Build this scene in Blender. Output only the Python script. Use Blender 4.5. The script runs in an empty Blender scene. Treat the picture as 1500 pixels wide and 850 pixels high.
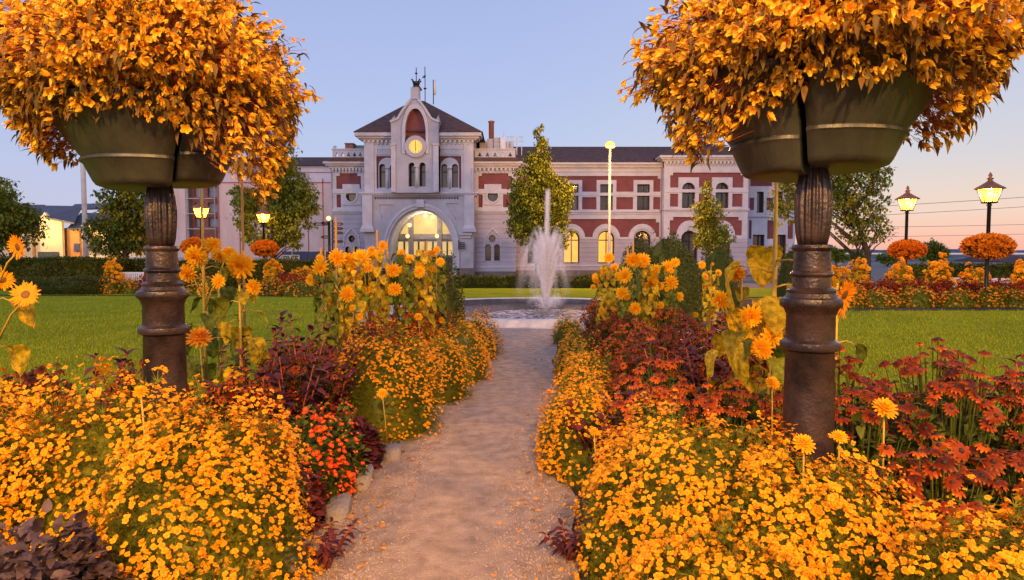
import bpy, math, random
import numpy as np
from mathutils import Vector, Matrix
from mathutils.geometry import tessellate_polygon
R = math.radians
rng = np.random.default_rng(7)
random.seed(7)
SC = bpy.context.scene
COL = SC.collection
# ------------------------------------------------------------------ camera
F_PX = 1000.0; HOR = 370.0; CAMH = 1.6
TH = math.atan((425 - HOR) / F_PX)
cd = bpy.data.cameras.new('camera'); cam = bpy.data.objects.new('camera', cd); COL.objects.link(cam)
cd.sensor_width = 36; cd.lens = 24; cd.clip_start = 0.05; cd.clip_end = 6000
cam.location = (0, 0, CAMH); cam.rotation_euler = (R(90) - TH, 0, 0)
SC.camera = cam
CT, ST = math.cos(TH), math.sin(TH)
def P(px, py, D):
    a = (px - 750) / F_PX; b = (425 - py) / F_PX
    k = D / (CT + b * ST)
    return Vector((a * k, D, CAMH + (-ST + b * CT) * k))
def PX(px, D, py=330): return P(px, py, D).x
def PZ(py, D): return P(750, py, D).z
# ------------------------------------------------------------------ world, sun, exposure
SC.view_settings.view_transform = 'Standard'; SC.view_settings.look = 'None'
SC.view_settings.exposure = 0.55; SC.view_settings.gamma = 1.0; SC.view_settings.use_curve_mapping = False
SC.cycles.max_bounces = 6; SC.cycles.diffuse_bounces = 3; SC.cycles.transparent_max_bounces = 80
SC.cycles.sample_clamp_indirect = 4.0
SUN_EL, SUN_AZ = R(24), R(200)      # azimuth measured from +Y clockwise: glow behind the camera
w = bpy.data.worlds.new('World'); SC.world = w; w.use_nodes = True
nt = w.node_tree; N = nt.nodes; L = nt.links; N.clear()
out = N.new('ShaderNodeOutputWorld')
tc = N.new('ShaderNodeTexCoord'); sep = N.new('ShaderNodeSeparateXYZ'); L.new(tc.outputs['Generated'], sep.inputs[0])
def wramp(stops):
    r = N.new('ShaderNodeValToRGB'); e = r.color_ramp.elements
    while len(e) > 1: e.remove(e[-1])
    for i, (p, c) in enumerate(stops):
        x = e[0] if i == 0 else e.new(p)
        x.position = p; x.color = (*c, 1)
    return r
zmap = N.new('ShaderNodeMapRange'); zmap.inputs['From Min'].default_value = -0.02; zmap.inputs['From Max'].default_value = 0.42
L.new(sep.outputs['Z'], zmap.inputs['Value'])
rl = wramp([(0.0, (.56, .50, .66)), (.16, (.45, .48, .72)), (.45, (.385, .455, .735)), (1, (.32, .385, .70))])
rr = wramp([(0.0, (.84, .42, .36)), (.08, (.88, .46, .38)), (.16, (.76, .55, .50)), (.32, (.57, .53, .60)), (.6, (.45, .48, .67)), (1, (.39, .45, .72))])
L.new(zmap.outputs[0], rl.inputs[0]); L.new(zmap.outputs[0], rr.inputs[0])
amap = N.new('ShaderNodeMapRange'); amap.interpolation_type = 'SMOOTHSTEP'
amap.inputs['From Min'].default_value = -0.05; amap.inputs['From Max'].default_value = 0.52
L.new(sep.outputs['X'], amap.inputs['Value'])
mx = N.new('ShaderNodeMix'); mx.data_type = 'RGBA'; L.new(amap.outputs[0], mx.inputs[0]); L.new(rl.outputs[0], mx.inputs[6]); L.new(rr.outputs[0], mx.inputs[7])
# faint streaks of cloud low down
bg1 = N.new('ShaderNodeBackground'); L.new(mx.outputs[2], bg1.inputs[0]); bg1.inputs[1].default_value = 0.69
sky = N.new('ShaderNodeTexSky'); sky.sky_type = 'NISHITA'; sky.sun_disc = False
sky.sun_elevation = R(4); sky.sun_rotation = SUN_AZ
bg2 = N.new('ShaderNodeBackground'); L.new(sky.outputs[0], bg2.inputs[0]); bg2.inputs[1].default_value = 0.03
ad = N.new('ShaderNodeAddShader'); L.new(bg1.outputs[0], ad.inputs[0]); L.new(bg2.outputs[0], ad.inputs[1]); L.new(ad.outputs[0], out.inputs[0])
sd = bpy.data.lights.new('twilight_glow', 'SUN'); sun = bpy.data.objects.new('twilight_glow', sd); COL.objects.link(sun)
sd.energy = 0.55; sd.angle = R(35); sd.color = (.90, .88, 1)
_s = Vector((math.sin(SUN_AZ) * math.cos(SUN_EL), math.cos(SUN_AZ) * math.cos(SUN_EL), math.sin(SUN_EL)))
sun.rotation_euler = _s.to_track_quat('Z', 'Y').to_euler()
LAMP_COL = (1.0, .50, .12)
def point(name, loc, watts, radius=.15, color=LAMP_COL):
    d = bpy.data.lights.new(name, 'POINT'); d.energy = watts; d.shadow_soft_size = radius; d.color = color
    o = bpy.data.objects.new(name, d); COL.objects.link(o); o.location = loc
    return o
KEY = 5600          # sodium street lamps standing behind the camera (built further down)

# ------------------------------------------------------------------ materials
MATS = {}
def _new(name):
    m = bpy.data.materials.new(name); m.use_nodes = True
    n = m.node_tree.nodes; n.clear(); o = n.new('ShaderNodeOutputMaterial'); p = n.new('ShaderNodeBsdfPrincipled')
    m.node_tree.links.new(p.outputs[0], o.inputs[0]); MATS[name] = m
    return m, n, m.node_tree.links, p, o
def surf(name, c1, c2=None, rough=.7, scale=4, detail=6, bump=0.0, bscale=None, metal=0, contrast=(.35, .65), stretch=None, spec=.5, coat=0):
    m, n, l, p, o = _new(name)
    c2 = c2 or tuple(x * .75 for x in c1)
    t = n.new('ShaderNodeTexCoord'); mp = n.new('ShaderNodeMapping'); l.new(t.outputs['Object'], mp.inputs[0])
    if stretch: mp.inputs['Scale'].default_value = stretch
    nz = n.new('ShaderNodeTexNoise'); nz.inputs['Scale'].default_value = scale; nz.inputs['Detail'].default_value = detail; nz.inputs['Roughness'].default_value = .62
    l.new(mp.outputs[0], nz.inputs[0])
    r = n.new('ShaderNodeValToRGB'); r.color_ramp.elements[0].position = contrast[0]; r.color_ramp.elements[1].position = contrast[1]
    r.color_ramp.elements[0].color = (*c2, 1); r.color_ramp.elements[1].color = (*c1, 1)
    l.new(nz.outputs[0], r.inputs[0]); l.new(r.outputs[0], p.inputs['Base Color'])
    p.inputs['Roughness'].default_value = rough; p.inputs['Metallic'].default_value = metal
    p.inputs['Specular IOR Level'].default_value = spec; p.inputs['Coat Weight'].default_value = coat
    if bump:
        b = n.new('ShaderNodeBump'); b.inputs['Strength'].default_value = bump; b.inputs['Distance'].default_value = .02
        nb = n.new('ShaderNodeTexNoise'); nb.inputs['Scale'].default_value = bscale or scale * 4; nb.inputs['Detail'].default_value = 5
        l.new(mp.outputs[0], nb.inputs[0]); l.new(nb.outputs[0], b.inputs['Height']); l.new(b.outputs[0], p.inputs['Normal'])
    return m
def glow(name, col, strength):
    m, n, l, p, o = _new(name)
    p.inputs['Base Color'].default_value = (*[.08 * c for c in col], 1)
    p.inputs['Emission Color'].default_value = (*col, 1); p.inputs['Emission Strength'].default_value = strength
    t = n.new('ShaderNodeTexCoord'); nz = n.new('ShaderNodeTexNoise'); nz.inputs['Scale'].default_value = 1.7; l.new(t.outputs['Object'], nz.inputs[0])
    mr = n.new('ShaderNodeMapRange'); mr.inputs['To Min'].default_value = strength * .75; mr.inputs['To Max'].default_value = strength * 1.25
    l.new(nz.outputs[0], mr.inputs[0]); l.new(mr.outputs[0], p.inputs['Emission Strength'])
    return m
def plant(name, dark, light, tip=None, tipfrom=.3, tipto=.9, rough=.55, trans=.25, spec=.2, veins=False):
    """tone attribute (one value per leaf or petal) + a random value per object -> colour; g runs from base to tip"""
    m, n, l, p, o = _new(name)
    a = n.new('ShaderNodeAttribute'); a.attribute_name = 'tone'
    oi = n.new('ShaderNodeObjectInfo'); ad = n.new('ShaderNodeMath'); ad.operation = 'ADD'
    l.new(a.outputs['Fac'], ad.inputs[0]); l.new(oi.outputs['Random'], ad.inputs[1])
    fr = n.new('ShaderNodeMath'); fr.operation = 'PINGPONG'; fr.inputs[1].default_value = 1; l.new(ad.outputs[0], fr.inputs[0])
    r = n.new('ShaderNodeValToRGB'); r.color_ramp.elements[0].color = (*dark, 1); r.color_ramp.elements[1].color = (*light, 1)
    l.new(fr.outputs[0], r.inputs[0]); c = r.outputs[0]
    if tip:
        g = n.new('ShaderNodeAttribute'); g.attribute_name = 'g'
        mr = n.new('ShaderNodeMapRange'); mr.inputs['From Min'].default_value = tipfrom; mr.inputs['From Max'].default_value = tipto
        l.new(g.outputs['Fac'], mr.inputs[0])
        mxx = n.new('ShaderNodeMix'); mxx.data_type = 'RGBA'; l.new(mr.outputs[0], mxx.inputs[0]); l.new(c, mxx.inputs[6]); mxx.inputs[7].default_value = (*tip, 1)
        c = mxx.outputs[2]
    if veins:
        t = n.new('ShaderNodeTexCoord'); nz = n.new('ShaderNodeTexNoise'); nz.inputs['Scale'].default_value = 26; nz.inputs['Detail'].default_value = 5; l.new(t.outputs['Object'], nz.inputs[0])
        rm = n.new('ShaderNodeMapRange'); rm.inputs['From Min'].default_value = .3; rm.inputs['From Max'].default_value = .7; rm.inputs['To Min'].default_value = .38; rm.inputs['To Max'].default_value = 1.35; l.new(nz.outputs[0], rm.inputs[0])
        vm = n.new('ShaderNodeVectorMath'); vm.operation = 'SCALE'; l.new(c, vm.inputs[0]); l.new(rm.outputs[0], vm.inputs['Scale']); c = vm.outputs[0]
        bp = n.new('ShaderNodeBump'); bp.inputs['Strength'].default_value = 1; bp.inputs['Distance'].default_value = .02; l.new(nz.outputs[0], bp.inputs['Height']); l.new(bp.outputs[0], p.inputs['Normal'])
    l.new(c, p.inputs['Base Color']); p.inputs['Roughness'].default_value = rough; p.inputs['Specular IOR Level'].default_value = spec
    if trans:
        tr = n.new('ShaderNodeBsdfTranslucent'); l.new(c, tr.inputs[0])
        ms = n.new('ShaderNodeMixShader'); ms.inputs[0].default_value = trans
        l.new(p.outputs[0], ms.inputs[1]); l.new(tr.outputs[0], ms.inputs[2]); l.new(ms.outputs[0], o.inputs[0])
    return m
# ------------------------------------------------------------------ object helpers
def link(o, parent=None):
    COL.objects.link(o)
    if parent is not None: o.parent = parent
    return o
def tag(o, label, cat=None, group=None, kind=None):
    if label: o['label'] = label
    if cat: o['category'] = cat
    if group: o['group'] = group
    if kind: o['kind'] = kind
    return o
def thing(name, loc, label, cat, group=None):
    o = bpy.data.objects.new(name, None); COL.objects.link(o); o.location = loc; o.empty_display_size = .2
    return tag(o, label, cat, group)
class MB:
    def __init__(s): s.v = []; s.f = []; s.m = []; s.sm = []
    def add(s, V, F, mi=0, smooth=False):
        b = len(s.v); s.v += [tuple(v) for v in V]
        for f in F: s.f.append(tuple(i + b for i in f)); s.m.append(mi); s.sm.append(smooth)
    def box(s, x0, x1, y0, y1, z0, z1, mi=0):
        V = [(x, y, z) for z in (z0, z1) for y in (y0, y1) for x in (x0, x1)]
        s.add(V, [(0, 2, 3, 1), (4, 5, 7, 6), (0, 1, 5, 4), (2, 6, 7, 3), (0, 4, 6, 2), (1, 3, 7, 5)], mi)
    def tube(s, pts, rad, seg=6, mi=0, cap=True):
        pts = [Vector(p) for p in pts]
        if not hasattr(rad, '__len__'): rad = [rad] * len(pts)
        V = []; n = len(pts)
        up = Vector((0.13, 0.21, 1)).normalized()
        for i, p in enumerate(pts):
            d = (pts[min(i + 1, n - 1)] - pts[max(i - 1, 0)])
            if d.length < 1e-9: d = Vector((0, 0, 1))
            d.normalize()
            a = d.cross(up if abs(d.dot(up)) < .95 else Vector((1, 0, 0))).normalized(); b = d.cross(a)
            for k in range(seg):
                t = 2 * math.pi * k / seg; V.append(p + (a * math.cos(t) + b * math.sin(t)) * rad[i])
        F = [(i * seg + k, i * seg + (k + 1) % seg, (i + 1) * seg + (k + 1) % seg, (i + 1) * seg + k) for i in range(n - 1) for k in range(seg)]
        if cap: F += [tuple(range(seg))[::-1], tuple((n - 1) * seg + k for k in range(seg))]
        s.add(V, F, mi, True)
    def lathe(s, prof, c=(0, 0), seg=32, mi=0, smooth=True, a0=0, a1=2 * math.pi, flute=None, cap=True):
        full = abs(a1 - a0 - 2 * math.pi) < 1e-6; ns = seg if full else seg + 1; V = []
        for (r, z, *fl) in prof:
            for k in range(ns):
                t = a0 + (a1 - a0) * k / seg
                rr = r * (1 + (fl[0] * math.cos(t * flute) if fl and flute else 0))
                V.append((c[0] + rr * math.cos(t), c[1] + rr * math.sin(t), z))
        F = []
        for i in range(len(prof) - 1):
            for k in range(seg):
                k2 = (k + 1) % ns; F.append((i * ns + k, i * ns + k2, (i + 1) * ns + k2, (i + 1) * ns + k))
        if cap and full:
            if prof[0][0] > 1e-4: F.append(tuple(range(ns))[::-1])
            if prof[-1][0] > 1e-4: F.append(tuple((len(prof) - 1) * ns + k for k in range(ns)))
        s.add(V, F, mi, smooth)
    def plate(s, outer, y0, y1, holes=(), mi=0):
        """polygon (x,z) with holes, extruded from y0 (front) to y1 (back)"""
        def area(p): return sum(p[i - 1][0] * p[i][1] - p[i][0] * p[i - 1][1] for i in range(len(p)))
        loops = [list(outer) if area(outer) > 0 else list(outer)[::-1]] + [list(h) if area(h) < 0 else list(h)[::-1] for h in holes]
        tris = tessellate_polygon([[Vector((x, z, 0)) for x, z in lp] for lp in loops])
        flat = [p for lp in loops for p in lp]; n = len(flat)
        V = [(x, y0, z) for x, z in flat] + [(x, y1, z) for x, z in flat]; F = []
        for t in tris:
            a, b, c = t
            ar = (flat[b][0] - flat[a][0]) * (flat[c][1] - flat[a][1]) - (flat[c][0] - flat[a][0]) * (flat[b][1] - flat[a][1])
            if abs(ar) < 1e-10: continue
            if ar < 0: b, c = c, b
            F.append((a, b, c)); F.append((c + n, b + n, a + n))
        b0 = 0
        for lp in loops:
            k = len(lp)
            for i in range(k): F.append((b0 + (i + 1) % k, b0 + i, b0 + i + n, b0 + (i + 1) % k + n))
            b0 += k
        s.add(V, F, mi)
    def split(s, name, mats, parent=None):
        """one object for every separate piece"""
        par = list(range(len(s.v)))
        def find(i):
            while par[i] != i: par[i] = par[par[i]]; i = par[i]
            return i
        for f in s.f:
            for k in f[1:]: par[find(k)] = find(f[0])
        groups = {}
        for fi, f in enumerate(s.f): groups.setdefault(find(f[0]), []).append(fi)
        for fs in groups.values():
            q = MB(); ids = sorted({i for fi in fs for i in s.f[fi]}); mp = {i: k for k, i in enumerate(ids)}
            q.v = [s.v[i] for i in ids]; q.f = [tuple(mp[i] for i in s.f[fi]) for fi in fs]; q.m = [s.m[fi] for fi in fs]; q.sm = [s.sm[fi] for fi in fs]
            q.build(name, mats, parent)
    def build(s, name, mats, parent=None, bevel=0):
        me = bpy.data.meshes.new(name)
        V = s.v
        me.from_pydata([tuple(v) for v in V], [], s.f); me.update()
        if not isinstance(mats, (list, tuple)): mats = [mats]
        for m in mats: me.materials.append(m)
        me.polygons.foreach_set('material_index', s.m); me.polygons.foreach_set('use_smooth', s.sm)
        o = bpy.data.objects.new(name, me); link(o, parent)
        if parent is not None: 
            o.location = -parent.location        # meshes are written in world coordinates
        if bevel:
            b = o.modifiers.new('bevel', 'BEVEL'); b.width = bevel; b.segments = 2; b.limit_method = 'ANGLE'
        return o
# templates for scattering: v (n,3), faces (quads or tris), g per vertex, mi per face
class T:
    def __init__(s): s.v = []; s.f = []; s.g = []; s.m = []; s.t = []
    def add(s, V, F, G, mi=0, tone=0.0):
        b = len(s.v); s.v += [tuple(x) for x in V]; s.g += list(G); s.t += [tone] * len(V)
        for f in F: s.f.append(tuple(i + b for i in f)); s.m.append(mi)
def petal(t, ang, r0, r1, w, z0=0, z1=0, mi=0, tone=0, cup=.0, tip=.25, seg=3):
    ca, sa = math.cos(ang), math.sin(ang); V = []; G = []
    for i in range(seg + 1):
        u = i / seg; r = r0 + (r1 - r0) * u
        ww = w * (math.sin(math.pi * min(1, .18 + u * .72)) ** .8) if i < seg else w * tip
        z = z0 + (z1 - z0) * u * u
        for sgn in (-1, 1):
            V.append((ca * r - sa * ww * sgn, sa * r + ca * ww * sgn, z + cup * ww)); G.append(u)
    t.add(V, [(2 * i, 2 * i + 1, 2 * i + 3, 2 * i + 2) for i in range(seg)], G, mi, tone)
def dome(t, r, h, z, mi, seg=8, rings=3, g=0, tone=0):
    V = []; F = []
    for i in range(rings):
        a = (i / rings) * math.pi / 2
        for k in range(seg):
            q = 2 * math.pi * k / seg; V.append((r * math.cos(a) * math.cos(q), r * math.cos(a) * math.sin(q), z + h * math.sin(a)))
    V.append((0, 0, z + h))
    for i in range(rings - 1):
        for k in range(seg): F.append((i * seg + k, i * seg + (k + 1) % seg, (i + 1) * seg + (k + 1) % seg, (i + 1) * seg + k))
    for k in range(seg): F.append(((rings - 1) * seg + k, (rings - 1) * seg + (k + 1) % seg, len(V) - 1))
    t.add(V, F, [g] * len(V), mi, tone)
def blade(Lx, W, fold=.2, droop=.3, seg=3, w0=.15, tip=.04, wave=0):
    t = T(); V = []; G = []; F = []
    for i in range(seg + 1):
        u = i / seg; ww = W * (math.sin(math.pi * (w0 + (1 - w0) * u)) ** .9 if 0 < i < seg else (w0 if i == 0 else tip))
        z = -droop * Lx * u * u; x = Lx * (u - .12 * droop * u * u)
        wv = wave * W * math.sin(i * 2.4)
        V += [(x, -ww, z + fold * ww + wv), (x, 0, z), (x, ww, z + fold * ww - wv)]; G += [u, u, u]
    for i in range(seg):
        a = 3 * i; F += [(a, a + 3, a + 4, a + 1), (a + 1, a + 4, a + 5, a + 2)]
    t.add(V, F, G); return t
def frames(pos, xdir, up=None, spin=None, scale=1.0):
    """columns: template x along xdir, z close to up"""
    pos = np.asarray(pos, float); x = np.asarray(xdir, float); n = len(pos)
    x = x / np.maximum(np.linalg.norm(x, axis=1, keepdims=True), 1e-9)
    if up is None: up = np.tile([0, 0, 1.], (n, 1))
    up = np.asarray(up, float) + rng.normal(0, 1e-3, (n, 3))
    y = np.cross(up, x); y /= np.maximum(np.linalg.norm(y, axis=1, keepdims=True), 1e-9)
    z = np.cross(x, y)
    if spin is not None:
        c, s = np.cos(spin)[:, None], np.sin(spin)[:, None]; y, z = y * c + z * s, z * c - y * s
    sc = np.broadcast_to(np.asarray(scale, float), (n,))[:, None]
    M = np.zeros((n, 3, 4)); M[:, :, 0] = x * sc; M[:, :, 1] = y * sc; M[:, :, 2] = z * sc; M[:, :, 3] = pos
    return M
def zframes(pos, zdir, scale=1.0):
    """template z along zdir, random spin"""
    zdir = np.asarray(zdir, float); zdir = zdir / np.linalg.norm(zdir, axis=1, keepdims=True)
    h = rng.normal(size=zdir.shape); x = np.cross(h, zdir)
    return frames(pos, x, zdir, None, scale)
def scatter_arrays(t, M, tone):
    v = np.array(t.v); n = len(M)
    V = np.einsum('nij,vj->nvi', M[:, :, :3], v) + M[:, None, :, 3]
    nv = len(v)
    lens = [len(f) for f in t.f]; li = np.array([i for f in t.f for i in f])
    loops = (li[None] + (np.arange(n) * nv)[:, None]).ravel()
    ln = np.tile(lens, n); mi = np.tile(t.m, n)
    g = np.tile(t.g, n); tn = (np.asarray(tone)[:, None] + np.array(t.t)[None]).ravel()
    return V.reshape(-1, 3), loops, ln, mi, g, tn
def combine(name, parts, mats, parent=None, smooth=False, offset=None):
    """parts: list of arrays from scatter_arrays; -> one mesh object"""
    V = []; Lp = []; Ln = []; MI = []; G = []; TN = []; b = 0
    for (v, lo, ln, mi, g, tn) in parts:
        V.append(v); Lp.append(lo + b); Ln.append(ln); MI.append(mi); G.append(g); TN.append(tn); b += len(v)
    V = np.concatenate(V); Lp = np.concatenate(Lp); Ln = np.concatenate(Ln); MI = np.concatenate(MI); G = np.concatenate(G); TN = np.concatenate(TN)
    if parent is not None: V = V - np.array(parent.location)
    me = mesh_from(name, V, Lp, Ln, MI, G, TN, mats, smooth)
    o = bpy.data.objects.new(name, me); link(o, parent)
    return o
def mesh_from(name, V, Lp, Ln, MI, G, TN, mats, smooth=False):
    me = bpy.data.meshes.new(name)
    me.vertices.add(len(V)); me.vertices.foreach_set('co', V.astype(np.float32).ravel())
    me.loops.add(len(Lp)); me.loops.foreach_set('vertex_index', Lp.astype(np.int32))
    me.polygons.add(len(Ln)); st = np.concatenate([[0], np.cumsum(Ln)[:-1]]).astype(np.int32)
    me.polygons.foreach_set('loop_start', st)
    me.polygons.foreach_set('material_index', MI.astype(np.int32))
    if smooth: me.polygons.foreach_set('use_smooth', np.ones(len(Ln), bool))
    me.update(calc_edges=True)
    a = me.attributes.new('tone', 'FLOAT', 'POINT'); a.data.foreach_set('value', TN.astype(np.float32))
    a = me.attributes.new('g', 'FLOAT', 'POINT'); a.data.foreach_set('value', G.astype(np.float32))
    for m in mats: me.materials.append(m)
    return me
def tmesh(name, t, mats, smooth=False):
    I = np.zeros((1, 3, 4)); I[0, :, :3] = np.eye(3)
    return mesh_from(name, *scatter_arrays(t, I, [0.0]), mats, smooth)
def tone_like(n, spread=1.0): return rng.random(n) * spread
def core_arrays(c, r, seed=0, amp=.12, nu=20, nv=10, zmin=0.0):
    """lumpy half-ellipsoid, so that a bush is not hollow"""
    V = []; F = []
    for i in range(nv + 1):
        ph = math.pi / 2 * i / nv
        for k in range(nu):
            t = 2 * math.pi * k / nu
            q = 1 + amp * (math.sin(3 * t + seed) * math.cos(2.3 * ph + seed) + .6 * math.sin(7 * t + 4 * ph + 2 * seed))
            V.append((c[0] + r[0] * q * math.cos(ph) * math.cos(t), c[1] + r[1] * q * math.cos(ph) * math.sin(t), c[2] + max(zmin, r[2] * q * math.sin(ph))))
    for i in range(nv):
        for k in range(nu): F.append((i * nu + k, i * nu + (k + 1) % nu, (i + 1) * nu + (k + 1) % nu, (i + 1) * nu + k))
    V = np.array(V); lo = np.array([i for f in F for i in f]); n = len(V)
    return V, lo, np.full(len(F), 4), np.zeros(len(F), int), np.zeros(n), np.full(n, .1)
CAMV = np.array([0, 0, CAMH])
def to_px(p):
    p = np.asarray(p, float) - CAMV
    f = p[:, 1] * CT - p[:, 2] * ST; u = p[:, 1] * ST + p[:, 2] * CT
    f = np.maximum(f, .01)
    return np.stack([750 + p[:, 0] / f * F_PX, 425 - u / f * F_PX], 1)
def place_heads(root, variants, pos, nrm, scale, maxparts=100, part='flower_head', minscale=0):
    """the heads that show largest become parts, the rest one mass of the same heads"""
    n = len(pos); M = zframes(pos, nrm, scale)
    if maxparts and n <= 100: maxparts = 100
    d = np.linalg.norm(pos - CAMV, axis=1)
    face = np.einsum('ij,ij->i', nrm / np.linalg.norm(nrm, axis=1, keepdims=True), (CAMV - pos) / d[:, None])
    px = to_px(pos); inside = (px[:, 0] > -10) & (px[:, 0] < 1510) & (px[:, 1] > -10) & (px[:, 1] < 860)
    score = (face + .6) / d * inside
    order = np.argsort(-score); k = min(maxparts, n)
    loc = np.array(root.location)
    for i in order[:k]:
        t, me, mats = variants[i % len(variants)]
        o = bpy.data.objects.new(part, me); COL.objects.link(o); o.parent = root
        m = Matrix([list(M[i, 0]), list(M[i, 1]), list(M[i, 2]), [0, 0, 0, 1]])
        m.translation = Vector(pos[i] - loc); o.matrix_basis = m
    rest = order[k:]
    if len(rest):
        parts = []
        for v in range(len(variants)):
            idx = rest[rest % len(variants) == v]
            if len(idx): parts.append(scatter_arrays(variants[v][0], M[idx], rng.random(len(idx))))
        o = combine('flower_heads' if part == 'flower_head' else part + 's', parts, variants[0][2], root)
        if n > maxparts and k > 0: o['kind'] = 'stuff'
# ------------------------------------------------------------------ material list
M_gravel = surf('gravel', (.56, .41, .33), (.27, .19, .155), .9, 8, 15, .9, 160, contrast=(.28, .68))
M_soil = surf('soil', (.06, .04, .028), (.025, .017, .012), .95, 14, 8, 1, 60)
M_lawn = surf('lawn', (.31, .35, .014), (.16, .22, .008), 1, .9, 10, 1, 180, contrast=(.25, .75), spec=.05)
M_plaza = surf('plaza', (.16, .14, .14), (.10, .09, .09), .85, 2, 8, .4)
M_far = surf('farland', (.05, .07, .05), (.03, .04, .03), .9, .05, 6)
M_hill = surf('hill', (.06, .085, .15), (.045, .065, .12), 1, .01, 6)  # blue of the distant air is put into the hill colour
M_stone = surf('stone', (.34, .30, .29), (.18, .155, .15), .8, 6, 10, .8, 40)
M_iron = surf('cast_iron', (.058, .036, .034), (.013, .010, .013), .33, 7, 12, .22, 60, metal=.25, contrast=(.38, .66))
M_bowl = surf('bowl_plastic', (.052, .055, .042), (.018, .022, .019), .42, 7, 10, .12, 60, contrast=(.32, .72), stretch=(1, 1, .22))
M_plaster = surf('plaster', (.39, .40, .50), (.26, .265, .34), .75, 1.2, 9, .25, 24, contrast=(.25, .7))
M_trim = surf('trim', (.45, .46, .57), (.32, .325, .41), .7, 1.6, 9, .15, 24, contrast=(.2, .65))
M_plinth = surf('plinth', (.16, .13, .13), (.09, .075, .08), .8, 3, 8, .5)
M_slate = surf('slate', (.135, .085, .080), (.060, .040, .042), .95, 3, 9, .9, 26, stretch=(1, 1, 6), spec=.08)
M_slate2 = surf('slate_blue', (.13, .15, .24), (.09, .10, .17), .6, 3, 9, .4)
M_dark = surf('dark_metal', (.022, .020, .024), (.012, .011, .014), .45, 6, 5, metal=.4)
M_white = surf('white_paint', (.72, .70, .74), (.60, .58, .62), .5, 3, 6)
M_pole = surf('galvanised', (.40, .39, .42), (.28, .27, .30), .5, 6, 5, metal=.3)
M_wood = surf('stake_wood', (.50, .27, .07), (.32, .17, .05), .8, 8, 8, .5, stretch=(1, 1, .15))
M_bark = surf('bark', (.09, .065, .045), (.04, .03, .022), .9, 9, 9, 1, 30, stretch=(1, 1, .25))
M_cream = surf('cream_wall', (.62, .50, .33), (.52, .41, .27), .8, 1.5, 8, .2)
M_orangew = surf('ochre_wall', (.55, .25, .08), (.42, .18, .06), .8, 1.5, 8, .2)
M_roofgrey = surf('roof_grey', (.10, .095, .12), (.06, .055, .075), .7, 3, 8, .5)
M_greenshut = surf('shutter', (.05, .06, .055), (.03, .04, .035), .6, 4)
M_sheet = surf('sheeting', (.74, .56, .52), (.58, .40, .37), .6, .9, 9, .6, 3, contrast=(.3, .7), stretch=(1, 1, .35))
M_sheetw = surf('sheeting_pale', (.66, .60, .66), (.52, .47, .54), .6, .9, 9, .6, 3, stretch=(1, 1, .35))
M_redstrip = surf('red_edging', (.55, .10, .10), (.42, .07, .07), .6, 3)
M_blueh = surf('hoarding', (.035, .05, .12), (.02, .03, .08), .6, 2)
M_copper = surf('patina', (.09, .16, .17), (.06, .11, .12), .6, 4)
M_chim = surf('chimney_brick', (.36, .13, .09), (.22, .08, .06), .85, 6, 8, .6)
M_water = None
def brick(name, c1, c2, mortar, scale=1.0):
    m, n, l, p, o = _new(name)
    t = n.new('ShaderNodeTexCoord'); s = n.new('ShaderNodeSeparateXYZ'); c = n.new('ShaderNodeCombineXYZ')
    l.new(t.outputs['Object'], s.inputs[0]); ad = n.new('ShaderNodeMath'); l.new(s.outputs[0], ad.inputs[0]); l.new(s.outputs[1], ad.inputs[1])
    l.new(ad.outputs[0], c.inputs[0]); l.new(s.outputs[2], c.inputs[1])
    b = n.new('ShaderNodeTexBrick'); b.inputs['Scale'].default_value = scale; b.inputs['Color1'].default_value = (*c1, 1); b.inputs['Color2'].default_value = (*c2, 1)
    b.inputs['Mortar'].default_value = (*mortar, 1); b.inputs['Mortar Size'].default_value = .012; b.inputs['Brick Width'].default_value = .24; b.inputs['Row Height'].default_value = .08
    l.new(c.outputs[0], b.inputs[0])
    nz = n.new('ShaderNodeTexNoise'); nz.inputs['Scale'].default_value = 1.4; nz.inputs['Detail'].default_value = 8; l.new(t.outputs['Object'], nz.inputs[0])
    mr = n.new('ShaderNodeMapRange'); mr.inputs['To Min'].default_value = .65; mr.inputs['To Max'].default_value = 1.3; l.new(nz.outputs[0], mr.inputs[0])
    mu = n.new('ShaderNodeVectorMath'); mu.operation = 'SCALE'; l.new(b.outputs[0], mu.inputs[0]); l.new(mr.outputs[0], mu.inputs['Scale'])
    l.new(mu.outputs[0], p.inputs['Base Color']); p.inputs['Roughness'].default_value = .85
    return m
M_brick = brick('red_brick', (.19, .036, .045), (.14, .028, .034), (.14, .07, .08))
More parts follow.
